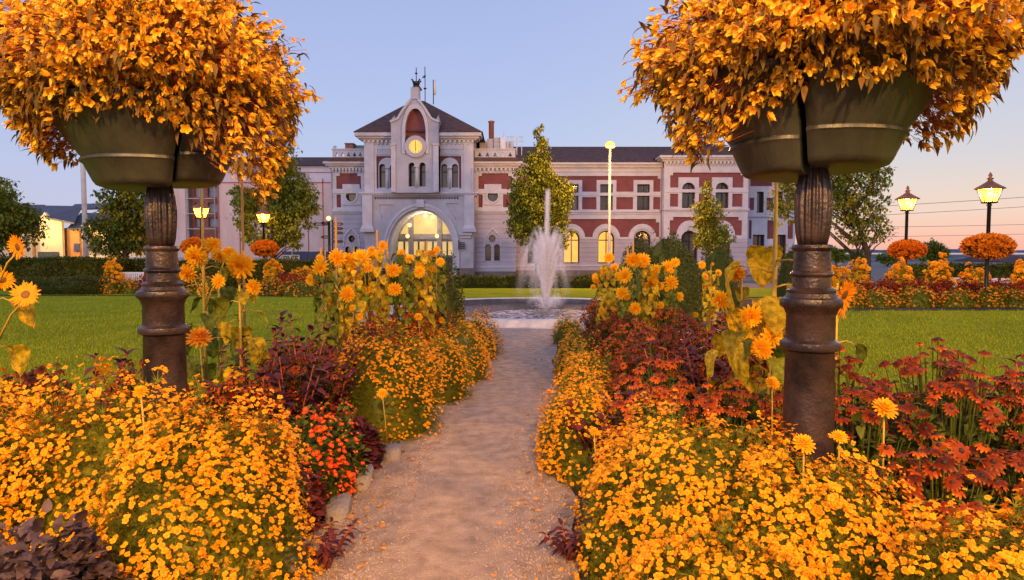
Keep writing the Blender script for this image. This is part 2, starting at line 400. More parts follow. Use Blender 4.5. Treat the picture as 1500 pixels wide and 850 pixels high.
def rustic(name, c):
    """plastered wall with horizontal joints pressed into it"""
    m, n, l, p, o = _new(name)
    t = n.new('ShaderNodeTexCoord'); s = n.new('ShaderNodeSeparateXYZ'); l.new(t.outputs['Object'], s.inputs[0])
    mo = n.new('ShaderNodeMath'); mo.operation = 'PINGPONG'; mo.inputs[1].default_value = .16; l.new(s.outputs[2], mo.inputs[0])
    gt = n.new('ShaderNodeMapRange'); gt.inputs['From Min'].default_value = 0; gt.inputs['From Max'].default_value = .02; l.new(mo.outputs[0], gt.inputs[0])
    nz = n.new('ShaderNodeTexNoise'); nz.inputs['Scale'].default_value = 1.3; nz.inputs['Detail'].default_value = 9; l.new(t.outputs['Object'], nz.inputs[0])
    r = n.new('ShaderNodeMapRange'); r.inputs['To Min'].default_value = .75; r.inputs['To Max'].default_value = 1.15; l.new(nz.outputs[0], r.inputs[0])
    ml = n.new('ShaderNodeMath'); ml.operation = 'MULTIPLY'; l.new(r.outputs[0], ml.inputs[0])
    j = n.new('ShaderNodeMapRange'); j.inputs['To Min'].default_value = .72; j.inputs['To Max'].default_value = 1; l.new(gt.outputs[0], j.inputs[0]); l.new(j.outputs[0], ml.inputs[1])
    mu = n.new('ShaderNodeVectorMath'); mu.operation = 'SCALE'; mu.inputs[0].default_value = c; l.new(ml.outputs[0], mu.inputs['Scale'])
    l.new(mu.outputs[0], p.inputs['Base Color']); p.inputs['Roughness'].default_value = .8
    b = n.new('ShaderNodeBump'); b.inputs['Strength'].default_value = .6; b.inputs['Distance'].default_value = .03; l.new(gt.outputs[0], b.inputs['Height']); l.new(b.outputs[0], p.inputs['Normal'])
    return m
M_rust = rustic('rusticated_plaster', (.34, .33, .43))
M_glass, _n, _l, _p, _o = _new('dark_glass')
_p.inputs['Base Color'].default_value = (.03, .03, .04, 1); _p.inputs['Roughness'].default_value = .08; _p.inputs['Specular IOR Level'].default_value = .9
M_litwin = glow('lit_window', (1, .50, .08), .80)
M_lithall = glow('lit_hall', (1, .66, .24), .55)
M_lampwhite = glow('lamp_glass', (1, .52, .10), 9)
M_globe = glow('globe_glass', (1, .70, .28), 1.3)
M_clock = glow('clock_glass', (1, .50, .09), .95)
M_dim = glow('dim_shop_window', (.8, .42, .1), .35)

M_mari = plant('marigold_petals', (.70, .22, .004), (.90, .38, .006), tip=(.90, .42, .008), trans=.3)
M_maric = plant('marigold_eye', (.55, .16, .004), (.75, .28, .006), trans=0)
M_redm = plant('scarlet_petals', (.60, .035, .006), (.85, .10, .008), trans=.2)
M_rudb = plant('rudbeckia_petals', (.065, .008, .002), (.25, .032, .002), tip=(.66, .18, .004), tipfrom=.62, tipto=1.6, trans=.2)
M_rudbo = plant('rudbeckia_orange_petals', (.20, .018, .002), (.50, .085, .003), tip=(.80, .26, .008), tipfrom=.55, tipto=1.5, trans=.2)
M_cone = plant('dark_cone', (.02, .012, .008), (.045, .022, .012), trans=0)
M_dahl = plant('dahlia_petals', (.90, .40, .006), (.98, .52, .015), trans=.25)
M_dahlo = plant('orange_dahlia_petals', (.75, .26, .01), (.9, .40, .015), trans=.25)
M_sunpo = plant('orange_sunflower_petals', (.78, .26, .003), (.92, .42, .008), trans=.3)
M_rim = surf('pale_rim_stone', (.62, .58, .60), (.44, .41, .43), .7, 5, 9, .4, 40)
M_wet = surf('wet_stone', (.075, .065, .07), (.04, .035, .04), .35, 5, 8, .4)
M_sunp = plant('sunflower_petals', (.90, .42, .006), (1, .60, .02), trans=.3)
M_sund = plant('sunflower_disc', (.10, .045, .012), (.25, .11, .02), trans=0)
M_bego = plant('begonia_petals', (.86, .28, .010), (.98, .58, .03), tip=(.98, .66, .06), tipfrom=.15, tipto=.9, trans=.4, rough=.4)
M_begs = plant('begonia_stem', (.30, .05, .03), (.45, .12, .04), trans=0)
M_begl = plant('begonia_leaf', (.045, .060, .015), (.20, .10, .020), trans=.2)
M_feath = plant('feathery_leaf', (.050, .068, .006), (.22, .22, .014), trans=.25)
M_begob = plant('orange_begonia_petals', (.62, .10, .004), (.92, .30, .01), trans=.3)
M_mario = plant('deep_orange_marigold', (.62, .13, .002), (.90, .32, .006), trans=.2)
M_screen = surf('screen_frame', (.24, .23, .29), (.17, .16, .21), .6, 3)
M_lroof = surf('lamplit_copper', (.30, .12, .05), (.16, .06, .03), .5, 8, metal=.3)  # copper with the orange lamplight on the roof mixed into its colour
M_leafv = plant('broad_green_leaf', (.05, .08, .010), (.24, .26, .02), trans=.3, veins=True)
M_leaf = plant('green_leaf', (.035, .055, .010), (.12, .14, .018), trans=.25)
M_sunl = plant('sunflower_leaf', (.20, .18, .010), (.80, .52, .02), tip=(.75, .45, .02), tipfrom=.5, tipto=1.5, trans=.3, rough=.6, veins=True)
M_stemg = plant('stem', (.20, .17, .02), (.38, .28, .03), trans=0)
M_purp = plant('purple_leaf', (.050, .011, .014), (.16, .034, .032), trans=.15, rough=.4)
M_greyp = plant('grey_purple_leaf', (.030, .020, .026), (.12, .075, .075), trans=.1, rough=.5)
M_crim = plant('crimson_leaf', (.10, .010, .008), (.40, .05, .010), trans=.2)
M_tree = plant('tree_leaf', (.050, .080, .016), (.23, .26, .028), trans=.25)
M_treelit = plant('tree_leaf_lamplit', (.10, .10, .010), (.42, .32, .016), trans=.3)  # brighter leaf copy, warm lamplight painted into the colour
M_hedge = plant('hedge_leaf', (.028, .045, .008), (.11, .12, .016), trans=.2)
M_shrub = plant('shrub_leaf', (.035, .052, .010), (.12, .13, .020), trans=.2)
M_fall = plant('fallen_leaf', (.30, .10, .02), (.60, .28, .05), trans=0)
M_grassb = plant('grass_blade', (.16, .22, .008), (.40, .41, .016), trans=.3)
M_peb = plant('pebble', (.16, .11, .09), (.46, .34, .28), trans=0, rough=.9)

# ------------------------------------------------------------------ ground
def sheet(name, pts, z, m, kind='structure'):
    b = MB(); b.add([(x, y, z) for x, y in pts], [tuple(range(len(pts)))]); o = b.build(name, m)
    # faces up
    if o.data.polygons[0].normal.z < 0: o.data.flip_normals()
    return tag(o, None, kind=kind)
g = MB(); n = 60
sheet('ground', [(-3000, -60), (3000, -60), (3000, 5000), (-3000, 5000)], -.02, M_far)
sheet('flowerbed_soil', [(-14, -12), (14, -12), (14, 18.6), (-14, 18.6)], 0.0, M_soil)
def pathx(y): return -.4 + (y - 3.33) * .0512
left = []; right = []
for i in range(60):
    y = -12 + i * (12 + 15.5) / 59
    left.append((pathx(y) - .71 - .05 * math.sin(y * 2.1) - .03 * math.sin(y * 5.3), y)); right.append((pathx(y) + .70 + .05 * math.sin(y * 1.7 + 1) + .03 * math.sin(y * 6.1), y))
V = []; 
for a, b in zip(left, right): V += [(a[0], a[1], .012), ((a[0] + b[0]) / 2, a[1], .022), (b[0], b[1], .012)]
g = MB(); g.add(V, [f for i in range(59) for f in ((3 * i, 3 * i + 1, 3 * i + 4, 3 * i + 3), (3 * i + 1, 3 * i + 2, 3 * i + 5, 3 * i + 4))], smooth=True)
tag(g.build('path', M_gravel), None, kind='structure')
sheet('fountain_surround', [(.6 + 4.95 * math.cos(t * math.pi / 24), 18.05 + 4.9 * math.sin(t * math.pi / 24)) for t in range(48)], .006, M_gravel)
# lawns (sheets above the soil), left, right and the strip before the station
lawnL = [(-40, -5), (-3.9, -5), (-3.8, 4.4), (-2.9, 5.3), (-2.4, 7.2), (-2.1, 9.5), (-1.9, 11.5), (-2.5, 13.8), (-3.7, 15.6), (-4.35, 18), (-4.1, 20.5), (-3.2, 22.5), (-3.2, 24.4), (-40, 25.6)]
lawnR = [(40, -5), (3.8, -5), (3.7, 4.2), (2.6, 4.9), (3.0, 7.5), (3.4, 10), (3.5, 12.5), (4.2, 14.4), (5.2, 16.2), (5.6, 18.5), (40, 18.9)]
lawnC = [(-3.2, 22.6), (4.6, 22.6), (8.5, 24.2), (30, 25.0), (30, 30.2), (-30, 30.2), (-30, 25.9), (-3.2, 24.9)]
sheet('lawn', lawnL, .016, M_lawn); sheet('lawn', lawnR, .016, M_lawn); sheet('lawn', lawnC, .016, M_lawn)
sheet('flowerbed_soil', [(6, 18.7), (40, 19.1), (40, 27), (8, 24)], .010, M_soil)
sheet('flowerbed_soil', [(-6.8, 24.8), (-40, 25.8), (-40, 30), (-6.8, 29)], .008, M_soil)
sheet('plaza', [(-120, 30.4), (120, 30.4), (120, 120), (-120, 120)], .004, M_plaza)
# grass blades, one mass
def in_poly(px, py, poly):
    ins = np.zeros(len(px), bool); j = len(poly) - 1
    for i in range(len(poly)):
        xi, yi = poly[i]; xj, yj = poly[j]
        c = ((yi > py) != (yj > py)) & (px < (xj - xi) * (py - yi) / (yj - yi + 1e-12) + xi); ins ^= c; j = i
    return ins
gt = T(); gt.add([(0, -.004, 0), (0, .004, 0), (.014, 0, .022)], [(0, 1, 2)], [0, 0, 1])
arr = []
for poly, x0, x1 in ((lawnL, -16, -1.5), (lawnR, 2, 16)):
    k = 210000
    d = 4.6 / (1 - rng.random(k) * (1 - 4.6 / 26)); d = np.where(d > 12, d, d); x = x0 + rng.random(k) * (x1 - x0)
    x = np.where(d > 12, x * d / 12, x); ok = (rng.random(k) < np.clip((25.5 - d) / 10, 0, 1)) & in_poly(x, d, poly) & (np.abs(x / d) < .9); x = x[ok]; d = d[ok]; k = len(x)
    an = rng.random(k) * 6.28
    M = frames(np.stack([x, d, np.full(k, .014)], 1), np.stack([np.cos(an), np.sin(an), np.zeros(k)], 1), scale=(.6 + .8 * rng.random(k)) * (.5 + d / 10))
    tone = np.clip(.5 + .32 * np.sin(x * 1.3 + np.sin(d * 1.1)) * np.cos(d * .9) + .2 * np.sin(x * 3.1 - d * 1.7) + rng.normal(0, .2, k), 0, 1)
    arr.append(scatter_arrays(gt, M, tone))
o = combine('grass', arr, [M_grassb]); tag(o, 'short mown grass covering the park lawns', 'grass', kind='stuff')
# pebbles + fallen leaves on the path
pt = T(); dome(pt, .006, .005, 0, 0, 5, 2)
k = 26000; d = 2.6 / (1 - rng.random(k) * (1 - 2.6 / 15)); x = pathx(d) + (rng.random(k) - .5) * 1.45
M = frames(np.stack([x, d, np.full(k, .016)], 1), rng.normal(size=(k, 3)) * [1, 1, .05], scale=.35 + rng.random(k) ** 3 * 1.1)
o = combine('gravel_grit', [scatter_arrays(pt, M, rng.random(k))], [M_peb]); tag(o, 'loose grit and small pebbles on the gravel path', 'gravel', kind='stuff')
lf = blade(.04, .012, .3, .3, 2)
k = 900; side = np.where(rng.random(k) < .6, -1, 1); d = 2.6 / (1 - rng.random(k) * (1 - 2.6 / 13)); x = pathx(d) + side * (.72 - rng.random(k) ** 2 * .45)
an = rng.random(k) * 6.28
M = frames(np.stack([x, d, np.full(k, .024)], 1), np.stack([np.cos(an), np.sin(an), rng.normal(0, .2, k)], 1), spin=rng.normal(0, .5, k), scale=.4 + rng.random(k) * .8)
k2 = 420; d2 = 5 + 13 * rng.random(k2) ** 1.5; x2 = rng.choice([-1, 1], k2) * (2.6 + 7 * rng.random(k2)); a2 = rng.random(k2) * 6.28
M2 = frames(np.stack([x2, d2, np.full(k2, .038)], 1), np.stack([np.cos(a2), np.sin(a2), rng.normal(0, .2, k2)], 1), scale=.7 + rng.random(k2) * .8)
o = combine('fallen_leaves', [scatter_arrays(lf, M, rng.random(k)), scatter_arrays(lf, M2, rng.random(k2))], [M_fall]); tag(o, 'fallen orange petals and leaves along the path edges and on the lawns', 'leaves', kind='stuff')
# hills and lake beyond
hb = MB()
pr = [(-1500, 40), (-900, 70), (-500, 55), (-100, 60), (400, 70), (700, 52), (1000, 44), (1500, 38), (2200, 30), (3000, 22)]
V = []
for i in range(101):
    x = -1800 + i * 50; h = np.interp(x, [p[0] for p in pr], [p[1] for p in pr]) * .32 + 2.5 * math.sin(x * .011) + 1.5 * math.sin(x * .037)
    V += [(x, 2600, -1), (x, 2700, h), (x, 3100, h * 1.2), (x, 3900, -1)]
hb.add(V, [(4 * i + j, 4 * i + j + 1, 4 * i + j + 5, 4 * i + j + 4) for i in range(100) for j in range(3)], smooth=True)
tag(hb.build('hills', M_hill), None, kind='structure')
M_lake = surf('lake_water', (.10, .13, .2), (.08, .11, .18), .15, .02)
sheet('lake', [(300, 500), (3000, 500), (3000, 2650), (300, 2650)], .1, M_lake)

# kerb stones beside the path
def kerbstone(x, y, lx, ly, h, rz, label):
    b = MB(); V = []
    n = 8
    for j, (s, z) in enumerate(((1, 0), (1.0, h * .8), (.86, h))):
        for k in range(n):
            a = 2 * math.pi * (k + .5) / n; sx = math.copysign(abs(math.cos(a)) ** .45, math.cos(a)); sy = math.copysign(abs(math.sin(a)) ** .45, math.sin(a))
            q = s * (1 + .05 * math.sin(k * 2.3 + x * 9 + j)); px_, py_ = sx * lx * q / 2, sy * ly * q / 2
            V.append((px_ * math.cos(rz) - py_ * math.sin(rz), px_ * math.sin(rz) + py_ * math.cos(rz), z + .012 * math.sin(k * 1.7 + x * 5) * (j == 2)))
    F = [(j * n + k, j * n + (k + 1) % n, (j + 1) * n + (k + 1) % n, (j + 1) * n + k) for j in range(2) for k in range(n)] + [tuple(2 * n + k for k in range(n))]
    b.add(V, F, smooth=True); o = b.build('kerb_stone', M_stone); o.location = (x, y, 0)
    tag(o, label, 'kerb stone', 'rough kerb stones edging the path')
for i, (px_, py_, ln, lab) in enumerate(((425, 838, .34, 'grey kerb stone at the front end of the left edging, under the marigolds'),
        (492, 765, .42, 'pale kerb stone half buried in purple leaves left of the path'),
        (528, 716, .44, 'largest pale kerb stone, beside the scarlet flowers left of the path'),
        (572, 676, .28, 'small kerb stone behind the scarlet flowers, left of the path'),
        (790, 668, .26, 'small kerb stone under the marigold cushion right of the path'))):
    D = CAMH / ((py_ - HOR) / 1000)
    kerbstone(PX(px_, D, py_) + .02, D, .13, ln * .75, .10, R(4), lab)
# ------------------------------------------------------------------ station
ST_ROOT = thing('railway_station', (PX(620, 46), 46, 0), 'large lavender and brick station building with a gabled clock tower and arched entrance', 'building')
def poly_px(pts, D): return [(PX(x, D), PZ(y, D)) for x, y in pts]
def rect(x0, x1, y0, y1): return [(x0, y1), (x1, y1), (x1, y0), (x0, y0)]
def archp(cx, hw, ys, yb, rise=None, n=12):
    """opening: bottom yb, springing ys, half width hw (pixels)"""
    rise = hw if rise is None else rise
    return [(cx - hw, yb)] + [(cx - hw * math.cos(math.pi * i / n), ys - rise * math.sin(math.pi * i / n)) for i in range(n + 1)] + [(cx + hw, yb)]
def pointed(cx, hw, ys, yb, rise, n=8):
    L_ = []
    for i in range(n + 1):
        u = i / n; L_.append((cx - hw * math.cos(u * math.pi / 2) ** .9 if i < n else cx, ys - rise * math.sin(u * math.pi / 2) ** 1.15))
    R_ = [(2 * cx - x, y) for x, y in L_[::-1][1:]]
    return [(cx - hw, yb)] + L_ + R_ + [(cx + hw, yb)]
def circ(cx, cy, r, n=20, ry=None): ry = ry or r; return [(cx + r * math.cos(2 * math.pi * i / n), cy + ry * math.sin(2 * math.pi * i / n)) for i in range(n)]
def plate_px(outer, D, th, holes=(), mat=None, name='wall', parent=None, dy=0, mb=None):
    b = mb or MB(); b.plate(poly_px(outer, D), D + dy, D + dy + th, [poly_px(h, D) for h in holes])
    if mb is None: return b.build(name, mat, parent if parent is not None else ST_ROOT)
def bar_px(b, x0, x1, y0, y1, D, out, back=0.0): b.box(PX(x0, D), PX(x1, D), D - out, D + back, PZ(y1, D), PZ(y0, D))
def window(shape, D, kind='dark', cx=None, mull=True, transom=None, fw=1.6, depth=.28, parent=None, sill=None, label=None):
    """frame ring inside the opening + pane set behind it"""
    par = parent if parent is not None else ST_ROOT
    c = (sum(p[0] for p in shape) / len(shape), sum(p[1] for p in shape) / len(shape))
    xs = [p[0] for p in shape]; ys = [p[1] for p in shape]; cx = (min(xs) + max(xs)) / 2; cy = (min(ys) + max(ys)) / 2
    hw = (max(xs) - min(xs)) / 2; hh = (max(ys) - min(ys)) / 2
    kx, ky = (hw - fw) / hw, (hh - fw) / hh
    inner = [(cx + (x - cx) * kx, cy + (y - cy) * ky) for x, y in shape]
    b = MB(); b.plate(poly_px(shape, D), D + depth, D + depth + .08, [poly_px(inner, D)])
    if mull: bar_px(b, cx - .7, cx + .7, min(ys) + fw, max(ys) - fw, D + depth + .01, .0, .05)
    if transom: bar_px(b, min(xs) + fw, max(xs) - fw, transom - .7, transom + .7, D + depth + .012, .0, .05)
    fr = b.build('window', M_dark, par)
    if label: fr['label'] = label
    p = MB(); p.plate(poly_px(shape, D), D + depth + .09, D + depth + .12)
    m = {'dark': M_glass, 'lit': M_litwin, 'hall': M_lithall}[kind]
    pane = p.build('pane', m, None); pane.parent = fr; pane.location = (0, 0, 0)
    return fr
def cornice(x0, x1, y0, y1, D, steps, mat=None, name='cornice', side=0, brackets=0, dep=1.0):
    """stepped moulding: steps = [(fraction from top, projection m)], brackets below"""
    b = MB(); z1, z0 = PZ(y0, D), PZ(y1, D); yy = 0
    X0, X1 = PX(x0, D), PX(x1, D)
    for i, (fa, fb, pr_) in enumerate(steps):
        b.box(X0 - pr_ * .8, X1 + pr_ * .8, D - pr_, D + dep, z1 - (z1 - z0) * fb, z1 - (z1 - z0) * fa - .002 * i)
    if brackets:
        for k in range(brackets):
            x = X0 + (X1 - X0) * (k + .5) / brackets
            b.box(x - .07, x + .07, D - .22, D, z0 - .16, z0 - .003); b.box(x - .05, x + .05, D - .13, D, z0 - .27, z0 - .163)
    return b.build(name, mat or M_trim, ST_ROOT)

# ---- right wing (two storeys), front plane
DW = 47.3
x0, x1 = 752, 973
up_w = [(838, 'dark'), (888, 'dark'), (942, 'dark')]
lo_w = [(785, 'dark'), (837, 'lit'), (888, 'lit'), (941, 'dark')]
uo = [rect(c - 9.2, c + 9.2, 270, 308) for c, _ in up_w]
lo = [archp(c, 12, 350, 386) for c, _ in lo_w]
# brick behind, light plaster trim in front with brick fields left open
plate_px(rect(x0, x1, 240, 405), DW, .35, uo + lo, M_brick, 'brick_wall', dy=.1)
def comb(xa, xb, ytop, ybot, cuts, chamf=4):
    """brick field with surrounds cut from its lower edge; cuts = [(cx, halfwidth, ytop)]"""
    pts = [(xa, ybot)]
    for cx, hw, yt in cuts: pts += [(cx - hw, ybot), (cx - hw, yt), (cx + hw, yt), (cx + hw, ybot)]
    pts += [(xb, ybot), (xb, ytop + chamf), (xb - chamf, ytop + chamf), (xb - chamf, ytop), (xa + chamf, ytop), (xa + chamf, ytop + chamf), (xa, ytop + chamf)]
    return pts
def combarc(xa, xb, ytop, ybot, arcs, n=10):
    pts = [(xa, ybot)]
    for cx, r, ry in arcs: pts += [(cx - r * math.cos(math.pi * i / n), ybot - ry * math.sin(math.pi * i / n)) for i in range(n + 1)]
    pts += [(xb, ybot), (xb, ytop + 5), (xb - 5, ytop + 5), (xb - 5, ytop), (xa + 5, ytop), (xa + 5, ytop + 5), (xa, ytop + 5)]
    return pts
f1 = comb(762, 967, 258, 281, [(788, 14, 264)] + [(c, 14.5, 264) for c, _ in up_w])
f2 = [rect(a, b, 289, 307) for a, b in ((762, 774), (802, 823.5), (852.5, 873.5), (902.5, 927), (956.5, 967))]
f3 = combarc(762, 966, 321, 349, [(785, 20.5, 21), (837, 20.5, 21), (888, 20.5, 21), (941, 20.5, 21)])
# plaster trim: cut windows too
lo_up = [[(c - 12 * math.cos(math.pi * i / 12), 350 - 12 * math.sin(math.pi * i / 12)) for i in range(13)] for c, _ in lo_w]
low_cut = [(x, min(y, 349.6)) for c in [0] for x, y in []]
outer = [(x0, 350)]
for c, _ in lo_w: outer += [(c - 12 * math.cos(math.pi * i / 12), 350 - 12 * math.sin(math.pi * i / 12)) for i in range(13)]
outer += [(x1, 350), (x1, 240), (x0, 240)]
plate_px(outer, DW, .12, [f1, f3] + f2 + uo, M_trim, 'facade_trim', dy=-.02)
outer = [(x0, 396)]
outer += [(x1, 396), (x1, 350.2)]
for c, _ in lo_w[::-1]: outer += [(c + 12, 350.2), (c + 12, 386), (c - 12, 386), (c - 12, 350.2)]
outer += [(x0, 350.2)]
plate_px(outer, DW, .14, [], M_rust, 'lower_wall', dy=-.045)
for (c, k), s in zip(up_w, uo): window(s, DW, k, transom=282)
for (c, k), s in zip(lo_w, lo): window(s, DW, k, transom=352, label='lit arched window' if k == 'lit' else None)
cornice(x0, x1 + 1, 239, 246, DW, [(0, .45, .42), (.45, 1, .22)])
cornice(x0, x1 - 1, 249, 252, DW, [(0, 1, .10)], name='frieze_band')
cornice(x0, x1 - 1, 309, 314, DW, [(0, .5, .16), (.5, 1, .08)], name='string_course')
cornice(x0, x1 - 1, 282.5, 287, DW, [(0, 1, .06)], name='string_course')
b = MB()
for cc, _ in lo_w:
    outer = [(cc - 20 * math.cos(math.pi * i / 14), 349 - 20.5 * math.sin(math.pi * i / 14)) for i in range(15)]
    inner = [(cc - 13 * math.cos(math.pi * i / 14), 349 - 13.5 * math.sin(math.pi * i / 14)) for i in range(15)]
    b.plate(poly_px(outer + inner[::-1], DW), DW - .10, DW - .03)
b.split('arch_moulding', M_trim, ST_ROOT)
b = MB(); bar_px(b, x0, 814, 347.5, 350.5, DW, .08)
for a, c in ((850, 875), (901, 928), (954, x1)): bar_px(b, a, c, 347.5, 350.5, DW, .09)
bar_px(b, x0, x1, 388, 390.5, DW, .10); b.build('sill_band', M_trim, ST_ROOT)
b = MB(); bar_px(b, x0, x1, 396, 406, DW, .12, .2); b.split('plinth', M_plinth, ST_ROOT)
# wing body + roof
b = MB(); b.box(PX(x0, DW), PX(1094, DW), DW + .46, DW + 11, 0, PZ(240, DW)); b.build('wing_body', M_plaster, ST_ROOT)
zr, ze = PZ(212, DW + 4), PZ(239.5, DW)
b = MB(); xa, xb = PX(745, DW), PX(1130, DW)
b.add([(xa, DW - .45, ze + .02), (xb, DW - .45, ze + .02), (xb, DW + 5, zr), (xa, DW + 5, zr), (xa, DW + 10.6, ze), (xb, DW + 10.6, ze)], [(0, 1, 2, 3), (3, 2, 5, 4), (0, 3, 4), (1, 5, 2)])
b.build('wing_roof', M_slate, ST_ROOT)

# ---- right end pavilion
DE = 46.2; x0, x1 = 972, 1095
uo = [archp(1008, 9.5, 277, 305), archp(1057, 9.5, 277, 305)]
lo = [archp(1010, 12, 351, 386), archp(1058, 12, 351, 386)]
plate_px(rect(x0, x1, 232, 405), DE, .35, uo + lo, M_brick, 'brick_wall', dy=.1)
f = [comb(981, 1088, 253, 275, [(1008, 15, 260), (1057, 15, 260)]), rect(981, 993, 284, 303), rect(1023, 1042, 284, 303), rect(1072, 1087, 284, 303),
     combarc(981, 1087, 318, 345, [(1010, 19, 22), (1058, 19, 22)])]
outer = [(x0, 350)]
for c in (1010, 1058): outer += [(c - 12 * math.cos(math.pi * i / 12), 350 - 12 * math.sin(math.pi * i / 12)) for i in range(13)]
outer += [(x1, 350), (x1, 232), (x0, 232)]
plate_px(outer, DE, .12, f + uo, M_trim, 'facade_trim', dy=-.02)
outer = [(x0, 396), (x1, 396), (x1, 350.2)]
for c in (1058, 1010): outer += [(c + 12, 350.2), (c + 12, 386), (c - 12, 386), (c - 12, 350.2)]
outer += [(x0, 350.2)]
plate_px(outer, DE, .14, [], M_rust, 'lower_wall', dy=-.045)
window(uo[0], DE, 'dark', transom=280); window(uo[1], DE, 'dark', transom=280)
window(lo[0], DE, 'dark', transom=353); window(lo[1], DE, 'dark', transom=353)
# bright lower half seen in the first upper window
cornice(x0, x1, 229, 237, DE, [(0, .4, .5), (.4, .7, .35), (.7, 1, .18)], brackets=22)
cornice(x0 + 1, x1 - 1, 306, 310, DE, [(0, .5, .16), (.5, 1, .08)], name='string_course')
cornice(x0 + 1, x1 - 1, 277.5, 282, DE, [(0, 1, .06)], name='string_course')
b = MB(); bar_px(b, x0, x1, 396, 406, DE, .12, .2); b.split('plinth', M_plinth, ST_ROOT)
b = MB(); b.box(PX(x0, DE) + .03, PX(x1, DE) - .03, DE + .46, DW + 9, 0, PZ(232, DE)); b.build('pavilion_body', M_plaster, ST_ROOT)
b = MB(); X0, X1 = PX(x0, DE) - .45, PX(x1, DE) + .45; z0 = PZ(229, DE)
b.add([(X0, DE - .5, z0), (X1, DE - .5, z0), (X1, DW + 10, z0), (X0, DW + 10, z0), ((X0 + X1) / 2 - .6, DE + 4, z0 + 1.7), ((X0 + X1) / 2 + .6, DE + 4, z0 + 1.7), ((X0 + X1) / 2 + .6, DW + 6, z0 + 1.7), ((X0 + X1) / 2 - .6, DW + 6, z0 + 1.7)],
      [(0, 1, 5, 4), (1, 2, 6, 5), (2, 3, 7, 6), (3, 0, 4, 7), (4, 5, 6, 7), (0, 3, 2, 1)]); b.build('pavilion_roof', M_slate, ST_ROOT)
# ---- far right low set-back part
DR = 49; x0, x1 = 1094, 1165
uo = [rect(1108, 1118, 281, 312), rect(1136, 1146, 281, 312)]
lo = [rect(1103, 1120, 344, 386), rect(1138, 1152, 344, 386)]
plate_px(rect(x0, x1, 254, 404), DR, .35, uo + lo, M_brick, 'brick_wall', dy=.1)
plate_px(rect(x0, x1, 254, 404), DR, .12, uo + lo + [rect(1097, 1104, 290, 308), rect(1122, 1132, 290, 308), rect(1150, 1158, 290, 308), rect(1098, 1130, 262, 273), rect(1124, 1134, 323, 350), rect(1154, 1162, 323, 350), rect(1100, 1160, 322, 336)[0:0] or rect(1097, 1101, 323, 350)], M_trim, 'facade_trim', dy=-.02)
for s in uo + lo: window(s, DR, 'dark')
b = MB(); b.box(PX(x0, DR), PX(x1, DR), DR + .46, DR + 8, 0, PZ(254, DR)); b.build('annex_body', M_plaster, ST_ROOT)
b = MB(); X0, X1 = PX(x0, DR), PX(x1, DR) + .4; z0 = PZ(253, DR)
b.add([(X0, DR - .4, z0), (X1, DR - .4, z0), (X1, DR + 8, z0), (X0, DR + 8, z0), (X0, DR + 2, z0 + 1.3), (X1 - 2.4, DR + 2, z0 + 1.3), (X1 - 2.4, DR + 6, z0 + 1.3), (X0, DR + 6, z0 + 1.3)],
      [(0, 1, 5, 4), (1, 2, 6, 5), (2, 3, 7, 6), (3, 0, 4, 7), (4, 5, 6, 7), (0, 3, 2, 1)]); b.build('annex_roof', M_slate2, ST_ROOT)
cornice(x0, x1, 252, 257, DR, [(0, .5, .3), (.5, 1, .15)]); cornice(x0, x1, 312, 318, DR, [(0, 1, .14)], name='string_course')

